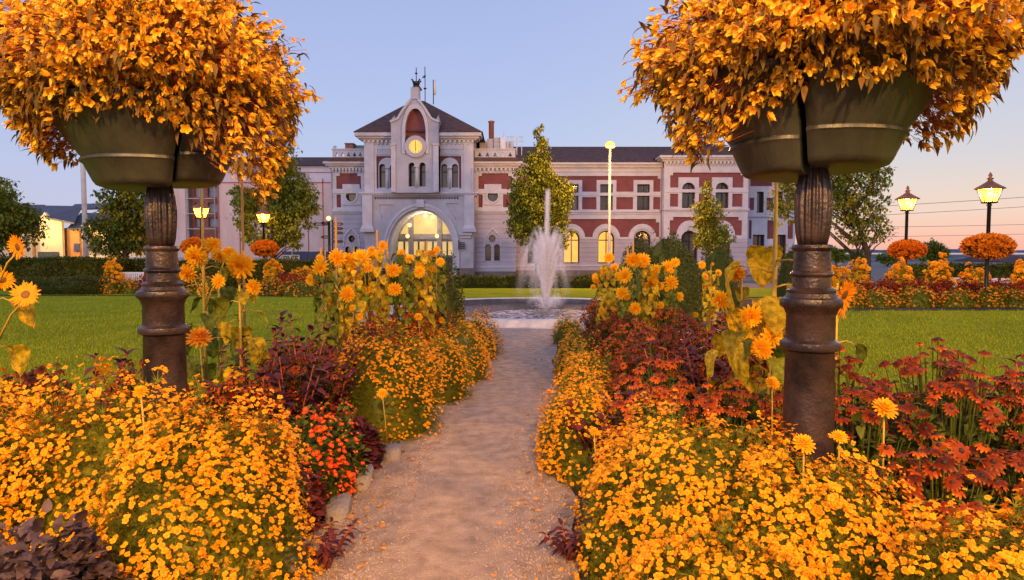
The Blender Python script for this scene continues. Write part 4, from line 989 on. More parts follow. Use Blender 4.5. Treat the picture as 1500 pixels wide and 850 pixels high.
# ------------------------------------------------------------------ lamps
M_lantern, _n, _l, _p, _o = _new('lantern_glass_pane')
_p.inputs['Base Color'].default_value = (.35, .13, .02, 1); _p.inputs['Emission Color'].default_value = (1, .36, .03, 1); _p.inputs['Emission Strength'].default_value = 1.35; _p.inputs['Alpha'].default_value = .7
def lantern_lamp(px, D, zl, label, ball_px, watts=260):
    X = PX(px, D); t = thing('park_lamp', (X, D, 0), label, 'street lamp', 'lantern lamps of the park')
    b = MB(); b.lathe([(.11, 0), (.11, .25), (.07, .3), (.055, .9), (.05, zl - .32), (.075, zl - .30), (.045, zl - .24)], (X, D), 12); b.build('post', M_dark, t)
    b = MB(); r0, r1 = .19, .32
    for k in range(6):
        a = math.pi / 3 * k + .3
        b.tube([(X + r0 * math.cos(a), D + r0 * math.sin(a), zl - .21), (X + r1 * math.cos(a), D + r1 * math.sin(a), zl + .18)], .012, 4)
    b.lathe([(.20, zl - .235), (.22, zl - .22), (.20, zl - .20)], (X, D), 12); b.build('lantern_frame', M_dark, t)
    b = MB(); b.lathe([(r0 - .02, zl - .195), (r1 - .025, zl + .17)], (X, D), 6, a0=.3, a1=.3 + 2 * math.pi, smooth=False); b.build('lantern_glass', M_lantern, t)
    b = MB(); b.lathe([(.01, zl - .13), (.05, zl - .10), (.07, zl - .03), (.05, zl + .04), (.01, zl + .07)], (X, D), 10); b.build('bulb', M_lampwhite, t)
    b = MB(); b.lathe([(.40, zl + .175), (.39, zl + .20), (.22, zl + .30), (.10, zl + .38), (.05, zl + .44), (.10, zl + .47), (.03, zl + .52), (.06, zl + .56), (.01, zl + .66)], (X, D), 12); b.build('lantern_roof', M_lroof, t)
    point('park_lamp_light', (X, D, zl + .13), 750, .06, (1, .46, .10))
    return X
def ball(px, py, D, rx, rz, label, group='flower balls round the lamp posts'):
    """ring of begonias round a post"""
    X = PX(px, D, py); Z = PZ(py, D); root = thing('hanging_flower_ball', (X, D, Z), label, 'flower basket', group)
    n = 900; d = rng.normal(size=(n, 3)); d /= np.linalg.norm(d, axis=1, keepdims=True)
    d[:, 2] = np.abs(d[:, 2]) * np.where(rng.random(n) < .28, -.8, 1)
    pos = np.array([X, D, Z]) + d * np.array([rx, rx, rz]) * (.85 + .2 * rng.random((n, 1)))
    pos[:, 2] -= .10 * rz
    V, lo, ln, mi, g_, tn = core_arrays((X, D, Z - .45 * rz), (rx * .86, rx * .86, rz * 1.05), seed=px)
    lt = blade(.09, .03, .3, .4, 2)
    M = frames(pos, d + rng.normal(0, .6, d.shape), scale=.8 + .5 * rng.random(n))
    combine('foliage', [(V, lo, ln, mi, g_, tn), scatter_arrays(lt, M, rng.random(n))], [M_begl], root)
    V2 = [( ) for _ in ()]
    b = MB(); b.lathe([(.06, Z - .95 * rz), (rx * .45, Z - .85 * rz), (rx * .7, Z - .45 * rz)], (X, D), 16); b.build('basket', M_dark, root)
    k = 620; idx = rng.choice(n, k, replace=False)
    place_heads(root, BEGO_S, pos[idx] + d[idx] * .02, d[idx] + [0, 0, .2], .9 + .5 * rng.random(k), maxparts=0, part='flower_head')
# street lamp, tall, in front of the wing
D = 36.5; X = PX(893, D, 280); zt_ = PZ(219, D)
t = thing('street_lamp', (X, D, 0), 'tall galvanised street lamp with a round glowing head, before the brick wing', 'street lamp')
b = MB(); b.tube([(X, D, 0), (X, D, 1.2), (X, D, zt_)], [.10, .085, .055], 10); b.build('post', M_pole, t)
b = MB(); b.lathe([(.06, zt_), (.24, zt_ + .05), (.30, zt_ + .16)], (X, D), 16); b.build('lamp_base', M_pole, t)
b = MB(); b.lathe([(.26, zt_ + .165), (.24, zt_ + .30), (.12, zt_ + .40), (.01, zt_ + .43)], (X, D), 16); b.build('lamp_glass', glow('street_lamp_glass', (1, .42, .05), 1.5), t)
point('street_lamp_light', (X + .1, D - 2.2, zt_ + .5), 4200, .3, (1, .44, .08))
# flower balls need small begonia heads: builders below
def bego_template(s=1.0, n=5, seed=0):
    r_ = random.Random(seed); t = T()
    for k in range(n):
        a = 2 * math.pi * k / n + r_.uniform(-.25, .25); petal(t, a, .003 * s, (.024 + .010 * r_.random()) * s, .0125 * s, 0, (.022 + .02 * r_.random()) * s, 0, r_.uniform(-.1, .1), cup=.35, tip=.35)
    for k in range(3):
        a = 2 * math.pi * (k + .5) / 3; petal(t, a, .002 * s, .022 * s, .007 * s, 0, .026 * s, 0, .15, cup=.4, tip=.2)
    dome(t, .005 * s, .006 * s, 0, 0, 5, 2, g=.2)
    return t
def bego_kind(kind, s, seed):
    r_ = random.Random(seed)
    if kind == 0: return bego_template(s, 5, seed)
    t = T()
    if kind == 1:      # hanging bell, long narrow petals
        n = r_.choice((4, 5))
        for k in range(n):
            a = 2 * math.pi * k / n + r_.uniform(-.3, .3); petal(t, a, .003 * s, r_.uniform(.010, .022) * s, .0085 * s, 0, r_.uniform(.036, .050) * s, 0, r_.uniform(-.15, .15), cup=.3, tip=.15)
        for k in range(3): petal(t, k * 2.1 + .5, .002 * s, .006 * s, .006 * s, 0, .034 * s, 0, .2, cup=.3, tip=.3)
    else:              # bud
        for k in range(4): petal(t, k * 1.57, .003 * s, .0035 * s, .0055 * s, 0, .026 * s, 0, -.1, cup=.5, tip=.1)
    dome(t, .005 * s, .006 * s, -.003 * s, 0, 5, 2, g=0); return t
BEGO_S = []
for i in range(4): _t = bego_template(2.0, 5, i); BEGO_S.append((_t, tmesh('flower_head', _t, [M_begob]), [M_begob]))
lantern_lamp(1448, 20, 3.27, 'larger and nearer lit lantern lamp at the far right', 0)
lantern_lamp(1328, 24.5, 3.32, 'lit lantern lamp nearer the big tree, smaller of the two on the right', 0)
lantern_lamp(295, 28, 3.22, 'lit lamp just right of the left planter, against the scaffold opening', 0)
lantern_lamp(386, 32, 3.2, 'lit lamp glowing in the dark tree beside the sheeted building', 0)
ball(1447, 361, 20, .58, .31, 'orange begonia ball round the larger lamp post at the far right')
ball(1329, 366, 24.5, .52, .30, 'orange begonia ball round the smaller right-hand lamp post')
ball(388, 364, 32, .54, .34, 'orange begonia ball round the lamp post beside the white letter sign')
ball(288, 362, 28, .50, .33, 'orange begonia ball on the lamp post behind the left sunflowers')
# lamps behind the camera that light the foreground
for i, (x, y, wt, lab) in enumerate(((1.2, -6.5, 1.0, 'sodium street lamp on a mast, right behind the viewpoint'), (-5.0, -4.5, .45, 'sodium street lamp on a mast, to the left behind the viewpoint'), (7.5, -1.5, .42, 'sodium street lamp on a mast, to the right of the viewpoint'))):
    t = thing('street_lamp', (x, y, 0), lab, 'street lamp')
    b = MB(); b.tube([(x, y, 0), (x, y, 1.2), (x, y, 6.0)], [.09, .075, .05], 10); b.build('post', M_pole, t)
    b = MB(); b.lathe([(.30, 6.25), (.22, 6.35), (.03, 6.4)], (x, y), 16); b.build('lamp_cover', M_pole, t)
    point('street_lamp_light', (x, y, 6.1), KEY * wt, .22)
# ------------------------------------------------------------------ power lines
b = MB()
for k, (ya, yb_) in enumerate(((300, 286), (313, 300), (331, 326), (345, 340))):
    pts = []
    for i in range(13):
        u = i / 12; px_ = 1180 + 620 * u; pts.append(P(px_, ya + (yb_ - ya) * (px_ - 1300) / 200 + 3 * math.sin(math.pi * u), 90 + 10 * k))
    b.tube(pts, .035, 4)
tag(b.build('power_lines', M_pole), 'overhead wires crossing the pink sky at the right', 'cables')
# ------------------------------------------------------------------ fountain
FX, FY = .62, 18.0
ft = thing('fountain', (FX, FY, 0), 'round stone fountain basin with a white spray at the end of the path', 'fountain')
b = MB(); b.lathe([(3.72, 0), (3.72, .15), (3.69, .175), (3.42, .18), (3.37, .16)], (FX, FY), 96, cap=False); b.build('rim', M_rim, ft)
b = MB(); b.lathe([(3.37, .158), (3.35, .0), (3.30, -.01)], (FX, FY), 96, cap=False); b.build('basin_wall', M_wet, ft)
b = MB(); b.lathe([(3.84, .010), (3.83, .028), (3.72, .030)], (FX, FY), 96, cap=False); b.build('paving_ring', M_rim, ft)
M_wat, _n, _l, _p, _o = _new('fountain_water')
_p.inputs['Base Color'].default_value = (.085, .07, .075, 1); _p.inputs['Roughness'].default_value = .12; _p.inputs['Specular IOR Level'].default_value = .6
_t = _n.new('ShaderNodeTexCoord'); _z = _n.new('ShaderNodeTexNoise'); _z.inputs['Scale'].default_value = 5; _z.inputs['Detail'].default_value = 6; _l.new(_t.outputs['Object'], _z.inputs[0])
_b = _n.new('ShaderNodeBump'); _b.inputs['Strength'].default_value = .5; _b.inputs['Distance'].default_value = .05; _l.new(_z.outputs[0], _b.inputs['Height']); _l.new(_b.outputs[0], _p.inputs['Normal'])
b = MB(); b.lathe([(3.345, .034), (1.6, .036), (.01, .038)], (FX, FY), 96, cap=False); b.build('water', M_wat, ft)
JX, JY = PX(800, 17.2, 460), 17.2
M_foam, _n, _l, _p, _o = _new('foam')
_p.inputs['Base Color'].default_value = (.78, .72, .78, 1); _p.inputs['Roughness'].default_value = .6
_t = _n.new('ShaderNodeTexCoord'); _z = _n.new('ShaderNodeTexNoise'); _z.inputs['Scale'].default_value = 9; _z.inputs['Detail'].default_value = 6; _l.new(_t.outputs['Object'], _z.inputs[0])
_r = _n.new('ShaderNodeMapRange'); _r.inputs['From Min'].default_value = .42; _r.inputs['From Max'].default_value = .62; _r.inputs['To Max'].default_value = .7; _l.new(_z.outputs[0], _r.inputs[0]); _l.new(_r.outputs[0], _p.inputs['Alpha'])
b = MB(); b.lathe([(1.5, .046), (.9, .050), (.01, .055)], (JX, JY), 48, cap=False); b.build('foam', M_foam, ft)
b = MB(); b.lathe([(.30, .0), (.32, .10), (.26, .12), (.12, .13), (.10, .17), (.01, .18)], (JX, JY), 20); b.build('nozzle', M_stone, ft)
def spray_mat(name, alpha):
    m, n_, l_, p_, o_ = _new(name)
    p_.inputs['Base Color'].default_value = (.97, .92, .97, 1); p_.inputs['Roughness'].default_value = .5
    g_ = n_.new('ShaderNodeAttribute'); g_.attribute_name = 'g'; mr = n_.new('ShaderNodeMapRange'); mr.inputs['To Min'].default_value = alpha; mr.inputs['To Max'].default_value = alpha * .12
    l_.new(g_.outputs['Fac'], mr.inputs[0]); l_.new(mr.outputs[0], p_.inputs['Alpha'])
    tr = n_.new('ShaderNodeBsdfTranslucent'); tr.inputs[0].default_value = (.85, .8, .86, 1)
    return m
M_spray = spray_mat('spray', .34); M_jet = spray_mat('jet', .5)
def streams(name, specs, mat):
    """each stream: a ballistic tube; g from base to end"""
    V = []; F = []; G = []
    for (vx, vy, vz, r0, r1, tt) in specs:
        seg = 4; K = 14; b0 = len(V)
        for i in range(K + 1):
            u = i / K; t_ = u * tt; c = Vector((JX + vx * t_, JY + vy * t_, .15 + vz * t_ - 4.9 * t_ * t_)); r = r0 + (r1 - r0) * u
            d = Vector((vx, vy, vz - 9.8 * t_)).normalized(); a = d.cross(Vector((.3, 1, .1))).normalized(); b_ = d.cross(a)
            for k in range(seg):
                q = 2 * math.pi * k / seg; V.append(c + a * r * math.cos(q) + b_ * r * math.sin(q)); G.append(u)
        for i in range(K):
            for k in range(seg): F.append((b0 + i * seg + k, b0 + i * seg + (k + 1) % seg, b0 + (i + 1) * seg + (k + 1) % seg, b0 + (i + 1) * seg + k))
    V = np.array(V) - np.array(ft.location); lo = np.array([i for f in F for i in f])
    me = mesh_from(name, V, lo, np.full(len(F), 4), np.zeros(len(F), int), np.array(G), np.zeros(len(G)), [mat], True)
    return link(bpy.data.objects.new(name, me), ft)
sp = []
for k in range(270):
    a = rng.random() * 6.28; q = rng.random() ** .6 * .62; h_ = .7 + 1.3 * rng.random(); vz = math.sqrt(2 * 9.8 * h_)
    sp.append((q * math.cos(a) * 1.0, q * math.sin(a), vz, .016, .03 + .06 * rng.random(), vz / 9.8 * (.62 + .42 * rng.random())))
for k in range(46):
    a = rng.random() * 6.28; q = .5 + rng.random() * .6; h_ = 1.3 + .9 * rng.random(); vz = math.sqrt(2 * 9.8 * h_)
    sp.append((q * math.cos(a) * .8, q * math.sin(a) * .8, vz, .012, .05, vz / 9.8 * (.8 + .35 * rng.random() ** 2)))
streams('spray', sp, M_spray)
veil = []
for k in range(90):
    a = rng.random() * 6.28; q = .35 + rng.random() * .75; h_ = .9 + 1.1 * rng.random(); vz = math.sqrt(2 * 9.8 * h_); veil.append((q * math.cos(a) * .8, q * math.sin(a) * .8, vz, .02, .07, vz / 9.8 * (1.5 + .45 * rng.random())))
for k in range(90):
    a = rng.random() * 6.28; q = .2 + rng.random() * 1.1; h_ = .08 + .3 * rng.random(); vz = math.sqrt(2 * 9.8 * h_); veil.append((q * math.cos(a), q * math.sin(a), vz, .03, .08, vz / 9.8 * 1.7))
M_veil = spray_mat('veil', .10); streams('mist', veil, M_veil)
dt = T(); dome(dt, .011, .012, 0, 0, 5, 2); dome(dt, .011, -.012, 0, 0, 5, 2)
k = 480; a = rng.random(k) * 6.28; h_ = rng.random(k); rr = (.08 + .75 * rng.random(k) ** .8) * (.45 + .55 * h_)
Mx = frames(np.stack([JX + rr * np.cos(a), JY + rr * np.sin(a), .1 + 2.0 * h_ * (1 - .3 * rr)], 1), rng.normal(size=(k, 3)), scale=.3 + rng.random(k) * .6)
combine('droplets', [scatter_arrays(dt, Mx, rng.random(k))], [M_jet], ft)['kind'] = 'stuff'
vz = math.sqrt(2 * 9.8 * 3.2)
streams('jet', [(rng.normal(0, .03) + .04, rng.normal(0, .03), vz * (.84 + .16 * rng.random()),   .02, .035 + .04 * rng.random(), vz / 9.8 * (.95 + .45 * rng.random())) for _ in range(20)], M_spray)
streams('jet_core', [(.0, .0, vz * .97, .018, .012, vz / 9.8 * .9)], M_jet)
# ------------------------------------------------------------------ hedges, benches
def leafbox(name, x0, x1, y0, y1, h, label, mat=None, n=None, cat='hedge', lsize=.06, z0=0.0, group=None):
    mat = mat or M_hedge; area = (x1 - x0) * h + (x1 - x0) * (y1 - y0) + 2 * (y1 - y0) * h; n = n or int(min(26000, area * 700))
    root = thing(name, ((x0 + x1) / 2, (y0 + y1) / 2, 0), label, cat, group)
    b = MB(); NX = max(4, int((x1 - x0) / .5)); e = .05
    V = np.array([(x, y, z) for z in (z0, h - e) for y in (y0 + e, y1 - e) for x in (x0 + e, x1 - e)]); F = [(0, 2, 3, 1), (4, 5, 7, 6), (0, 1, 5, 4), (2, 6, 7, 3), (0, 4, 6, 2), (1, 3, 7, 5)]
    core = (V, np.array([i for f in F for i in f]), np.full(6, 4), np.zeros(6, int), np.zeros(8), np.full(8, .05))
    pos = np.zeros((n, 3)); nr = np.zeros((n, 3)); w_ = np.array([(x1 - x0) * h, (x1 - x0) * (y1 - y0), (y1 - y0) * h, (y1 - y0) * h]); ch = rng.choice(4, n, p=w_ / w_.sum())
    u, v_ = rng.random(n), rng.random(n)
    for c_, (p_, n_) in enumerate(((np.stack([x0 + u * (x1 - x0), np.full(n, y0), z0 + v_ * (h - z0)], 1), (0, -1, 0)), (np.stack([x0 + u * (x1 - x0), y0 + v_ * (y1 - y0), np.full(n, h)], 1), (0, 0, 1)), (np.stack([np.full(n, x0), y0 + u * (y1 - y0), z0 + v_ * (h - z0)], 1), (-1, 0, 0)), (np.stack([np.full(n, x1), y0 + u * (y1 - y0), z0 + v_ * (h - z0)], 1), (1, 0, 0)))):
        s_ = ch == c_; pos[s_] = p_[s_]; nr[s_] = n_
    pos += rng.normal(0, .035, (n, 3)) + nr * (.03 * np.sin(pos[:, :1] * 2.2) + .03 * np.sin(pos[:, :1] * 5.7 + 1)); lt = blade(lsize, lsize * .38, .3, .2, 2)
    dr = nr * .5 + rng.normal(0, .7, (n, 3)) + [0, 0, .3]
    tone = np.clip(.45 + .25 * np.sin(pos[:, 0] * 1.9) * np.sin(pos[:, 2] * 4 + pos[:, 0]) + rng.normal(0, .25, n), 0, 1)
    combine('foliage', [core, scatter_arrays(lt, frames(pos, dr, scale=.7 + .7 * rng.random(n)), tone)], [mat], root)
    return root
leafbox('hedge', PX(15, 25.6), PX(138, 25.6), 25.7, 27.0, PZ(410.5, 25.6), 'lower front block of dark clipped hedge at the far left, bordering the lawn')
leafbox('hedge', PX(-60, 29), PX(165, 29), 29, 30.4, PZ(381, 29), 'tall clipped hedge behind the low hedge at the far left', lsize=.08)
leafbox('hedge', PX(170, 30), PX(455, 30), 30.2, 31.2, PZ(384, 30), 'dark hedge behind the left flower bed and lamp posts', lsize=.09, n=14000)
leafbox('hedge', PX(664, 30.5), PX(925, 30.5), 30.5, 31.5, PZ(407.5, 30.5), 'low dark clipped hedge between the fountain lawn and the station', n=14000, lsize=.07)
leafbox('hedge', PX(1335, 27), PX(1530, 27), 27, 28, PZ(390.5, 27), 'clipped hedge behind the white benches at the far right', lsize=.08)
leafbox('hedge', PX(460, 30), PX(655, 30), 30.6, 31.4, PZ(404, 30.5), 'dark low hedge before the tower, left of the fountain', n=8000, lsize=.08)
def bench(px0, px1, py0, py1, D, label):
    x0, x1 = PX(px0, D, py1), PX(px1, D, py1); z1, z0 = PZ(py0, D), max(.12, PZ(py1, D)); root = thing('garden_bench', ((x0 + x1) / 2, D, 0), label, 'bench', 'white benches of the park')
    b = MB(); n = int((x1 - x0) / .085)
    for k in range(n): u = x0 + (x1 - x0) * (k + .5) / n; b.box(u - .028, u + .028, D + .25, D + .28, z0 + .12, z1 - .07)
    b.box(x0, x1, D + .24, D + .29, z1 - .068, z1); b.box(x0, x1, D + .24, D + .29, z0 + .05, z0 + .118); b.build('backrest', M_white, root)
    b = MB(); b.box(x0, x1, D - .2, D + .235, z0 + .06, z0 + .11); b.build('seat', M_white, root)
    for u in (x0 + .05, x1 - .05):
        for v_ in (D - .17, D + .27):
            b = MB(); b.box(u - .03, u + .03, v_ - .03 + (.06 if v_ > D else 0), v_ + .03 + (.06 if v_ > D else 0), .01, z0 + .055); b.build('leg', M_white, root)
bench(1392, 1430, 407, 425, 23.5, 'short white slatted bench, left one of the pair behind the far right flowers')
bench(1446, 1497, 408, 426, 22.5, 'longer white slatted bench, right one of the pair behind the far right flowers')
bench(150, 206, 399, 420, 27.5, 'white slatted bench in the orange bed beside the left planter')
# ------------------------------------------------------------------ trees
def tree(name, label, px_base, D, blobs, leafn, lsize=.16, mats=None, trunk_r=.14, group=None, top=None, tfrac=.55, limbs=26, cl=46, sig=.42, dark_from=0):
    """blobs: (px, py, rx, ry) of the crown in the picture; each blob has real depth"""
    mats = mats or [M_tree]; X = PX(px_base, D, 380); root = thing(name, (X, D, 0), label, 'tree', group)
    B = [(PX(x, D, y), D + dz, PZ(y, D), rx * D / 1000, ry * D / 1000) for (x, y, rx, ry, dz) in [(*q, 0) if len(q) == 4 else q for q in blobs]]
    w_ = np.array([b_[3] * b_[4] ** .7 for b_ in B]); w_ /= w_.sum()
    cc = []; sz = []
    for k in range(cl * len(B)):
        b_ = B[rng.choice(len(B), p=w_)]; d = rng.normal(size=3); d /= np.linalg.norm(d); r = rng.random() ** .38
        cc.append((b_[0] + d[0] * b_[3] * r, b_[1] + d[1] * b_[3] * .9 * r, b_[2] + d[2] * b_[4] * r)); sz.append(min(b_[3], b_[4]) * .30 * (1.25 - .5 * r))
    cc = np.array(cc); sz = np.array(sz); ctone = rng.random(len(cc))
    ci = rng.choice(len(cc), leafn, p=sz / sz.sum()); pos = cc[ci] + rng.normal(size=(leafn, 3)) * sz[ci][:, None] * [1, 1, .72] * sig * 1.6
    dr = rng.normal(size=(leafn, 3)) + [0, 0, -.25]; lt = blade(lsize, lsize * .36, .25, .35, 2)
    tone = np.clip(ctone[ci] * .6 + .2 + rng.normal(0, .15, leafn), 0, 1)
    M = frames(pos, dr, scale=.6 + .8 * rng.random(leafn)); side = np.zeros(leafn, int)
    if len(mats) > 1: side = (rng.random(leafn) < np.clip((ctone[ci] - .45) * 1.2, 0, .6)).astype(int)
    crown = []
    for s_ in range(len(mats)):
        q = side == s_
        if q.any():
            a = scatter_arrays(lt, M[q], tone[q]); crown.append((a[0], a[1], a[2], a[3] + s_, a[4], a[5]))
    combine('crown', crown, mats, root)
    ztop = max(b_[2] + b_[4] * .6 for b_ in B); z0 = 0; b = MB()
    ax = np.average([b_[0] for b_ in B], weights=w_)
    pts = [(X, D, 0), (X + .03, D, ztop * .25), (X * .6 + ax * .4, D + .05, ztop * .55), (ax, D, ztop * .85)]
    b.tube(pts, [trunk_r * 1.25, trunk_r, trunk_r * .6, trunk_r * .15], 8); b.build('trunk', M_bark, root)
    b = MB()
    order = rng.permutation(len(cc))[:limbs]
    for i in order:
        c = Vector(cc[i]); zs = max(ztop * .16, min(ztop * .8, c.z - abs(c.x - ax) * .8 - .2)); u = zs / ztop; s = Vector((X + (ax - X) * min(1, u * 1.1), D, zs)); mid = s.lerp(c, .5) + Vector((0, 0, .12 * (c - s).length)) 
        b.tube([s, mid, c], [trunk_r * .38 * (1.1 - u), trunk_r * .2, .012], 5)
    b.build('limbs', M_bark, root); return root
tree('leafy_tree', 'dark leafy tree at the left edge before the cream building', 18, 33, [(-8, 300, 38, 34), (12, 330, 46, 38), (38, 318, 20, 22), (-30, 340, 36, 36), (5, 275, 20, 18)], 9000, .17)
tree('leafy_tree', 'round yellow-green tree between the flagpole and the left planter', 182, 33, [(180, 300, 34, 32), (175, 340, 44, 34), (215, 320, 32, 38), (190, 275, 18, 14)], 9000, .17, mats=[M_tree, M_treelit])
tree('leafy_tree', 'dark conical tree around the glowing lamp before the sheeted building', 400, 35, [(412, 235, 24, 34), (410, 270, 44, 30), (404, 300, 60, 30), (402, 332, 50, 30), (440, 290, 28, 26), (360, 300, 26, 26), (420, 352, 30, 14), (345, 285, 12, 14)], 15000, .16, limbs=40)
tree('poplar_like_tree', 'tall narrow tree behind the fountain jet, its right side lit orange', 788, 38.5, [(791, 198, 9, 16), (791, 218, 13, 20), (790, 243, 22, 26), (778, 275, 28, 34), (795, 310, 42, 40), (765, 335, 26, 22), (805, 345, 36, 22), (756, 300, 14, 26), (820, 285, 18, 30)], 26000, .15, mats=[M_tree], limbs=40)
tree('young_tree', 'slender young tree before the two arched windows of the right pavilion', 1042, 36, [(1036, 285, 10, 22), (1034, 315, 24, 24), (1042, 345, 30, 24), (1052, 365, 22, 14)], 5000, .15, mats=[M_tree, M_treelit], trunk_r=.08)
tree('broad_tree', 'broad loose tree behind the right planter, standing against the pink sky', 1270, 30, [(1170, 260, 44, 34), (1235, 250, 52, 44), (1215, 300, 40, 34), (1268, 300, 40, 30), (1262, 335, 42, 24), (1282, 262, 26, 22), (1150, 300, 24, 30), (1285, 345, 18, 12)], 9000, .15, mats=[M_tree, M_treelit], limbs=46)
tree('distant_tree', 'small distant tree behind the flower ball, left of the hills', 1366, 60, [(1366, 364, 15, 13), (1380, 372, 11, 9), (1356, 376, 12, 8)], 2500, .2, trunk_r=.1)
for i, (px_, py_, r_, D_, lab) in enumerate(((1225, 372, 16, 70, 'leftmost far dark tree low on the horizon beside the right planter'), (1252, 376, 14, 75, 'small far tree low on the horizon behind the broad tree trunk'), (1300, 378, 14, 78, 'far tree low on the horizon between the broad tree and the lamp'))):
    tree('distant_tree', lab, px_, D_, [(px_, py_, r_, 9), (px_ + 8, py_ + 4, r_ * .7, 7)], 1800, .25, trunk_r=.12, cl=24, limbs=10, group='far trees on the horizon')
# far buildings on the right
def farhouse(x0, x1, y0, y1, D, label, m=M_plaza, roofm=None, rh=4):
    root = thing('distant_building', (PX((x0 + x1) / 2, D, y1), D, 0), label, 'building')
    b = MB(); b.box(PX(x0, D), PX(x1, D), D, D + 12, 0, PZ(y0, D)); b.build('wall', m, root)
    b = MB(); z = PZ(y0, D) + .02; a, c = PX(x0 - 1, D), PX(x1 + 1, D); h = rh * D / 1000; b.add([(a, D - .5, z), (c, D - .5, z), (c, D + 12.5, z), (a, D + 12.5, z), (a + h, D + 6, z + h), (c - h, D + 6, z + h)], [(0, 1, 5, 4), (1, 2, 5), (2, 3, 4, 5), (3, 0, 4), (0, 3, 2, 1)]); b.build('roof', roofm or M_slate2, root)
    b = MB(); n = max(2, int((x1 - x0) / 7))
    for k in range(n):
        u = x0 + (x1 - x0) * (k + .5) / n; b.box(PX(u - 1.6, D), PX(u + 1.6, D), D - .06, D - .01, PZ(y0 + 6, D), PZ(y0 + 2.5, D))
    b.split('window', M_glass, root)
farhouse(1470, 1530, 384, 392, 110, 'dark-roofed building at the right edge beyond the lantern lamp', roofm=M_slate, rh=11)
farhouse(1385, 1420, 383, 391, 150, 'low grey building far behind, between the two flower balls', rh=2)
farhouse(1295, 1326, 383, 391, 120, 'low pale building far behind the smaller right lamp', m=M_plaster, rh=3)
farhouse(1425, 1462, 381, 391, 160, 'blue-roofed building far behind the larger flower ball', rh=3)
# ------------------------------------------------------------------ planters
def shell_bowl(root, cx, cy, zb, a0, a1, dz=0, gap=.013):
    """half bowl: outer wall with foot band, closed with a flat side wall along the split"""
    prof = [(.02, zb), (.26, zb - .004), (.296, zb + .008), (.312, zb + .03), (.352, zb + .118), (.368, zb + .128), (.366, zb + .142), (.356, zb + .148), (.41, zb + .22), (.475, zb + .31), (.525, zb + .385), (.548, zb + .40), (.55, zb + .425), (.52, zb + .425), (.50, zb + .39), (.10, zb + .34), (.02, zb + .34)]
    am = (a0 + a1) / 2; ox, oy = math.cos(am) * gap, math.sin(am) * gap
    seg = 40; V = []; n = len(prof)
    for k in range(seg + 1):
        t = a0 + (a1 - a0) * k / seg
        # rounded corners towards the split
        e = min(k, seg - k) / seg; rr = 1 - .10 * max(0, 1 - e / .06) ** 2
        for (r, z) in prof: V.append((cx + ox + r * rr * math.cos(t), cy + oy + r * rr * math.sin(t), z + dz))
    F = [(k * n + i, k * n + i + 1, (k + 1) * n + i + 1, (k + 1) * n + i) for k in range(seg) for i in range(n - 1)]
    F += [tuple(range(n)), tuple(seg * n + i for i in range(n))[::-1]]
    b = MB(); b.add(V, F, 0, True)
    for i in (-1, -2): b.sm[i] = False
    o = b.build('bowl', M_bowl, root); e = o.modifiers.new('edge', 'EDGE_SPLIT'); e.split_angle = R(40)
    return o
def planter(cx, cy, label, split):
    root = thing('flower_planter', (cx, cy, 0), label, 'planter', 'planters on cast iron columns')
    prof = [(.150, 0), (.150, .06), (.130, .09), (.128, .5), (.125, .9), (.120, 1.135), (.124, 1.14), (.145, 1.148), (.150, 1.165), (.146, 1.182), (.128, 1.19), (.121, 1.195), (.120, 1.31), (.124, 1.315), (.132, 1.335), (.150, 1.35), (.155, 1.365), (.148, 1.385), (.128, 1.392), (.118, 1.41), (.122, 1.425), (.112, 1.433), (.094, 1.438), (.092, 1.485), (.102, 1.49), (.107, 1.50), (.102, 1.51), (.092, 1.515), (.090, 1.605), (.098, 1.61), (.103, 1.622), (.098, 1.634), (.080, 1.638)]
    b = MB(); b.lathe([(r * .90, z) for r, z in prof], (cx, cy), 48); o = b.build('column', M_iron, root); e = o.modifiers.new('edge', 'EDGE_SPLIT'); e.split_angle = R(38)
    fl = [(.072, 1.638, .02), (.080, 1.68, .05), (.087, 1.76, .065), (.089, 1.83, .07), (.083, 1.90, .065), (.070, 1.965, .05), (.058, 2.01, .02), (.056, 2.06, 0)]
    b = MB(); b.lathe([(r * .88, z, f) for r, z, f in fl], (cx, cy), 160, flute=16); b.build('fluted_shaft', M_iron, root)
    zb = 1.985
    shell_bowl(root, cx, cy, zb, split, split + math.pi); shell_bowl(root, cx, cy, zb, split + math.pi, split + 2 * math.pi, dz=-.03)
    b = MB(); b.lathe([(.05, 2.0), (.05, 2.42)], (cx, cy), 16); b.build('core_tube', M_iron, root)
    return root
LX, LY = PX(238, 3.84, 400), 3.84
RX, RY = PX(1189, 3.2, 400), 3.2
planter(LX, LY, 'dark iron column planter left of the path carrying split bowls of orange begonias', R(-48))
planter(RX, RY, 'dark iron column planter right of the path carrying split bowls of orange begonias', R(-122))
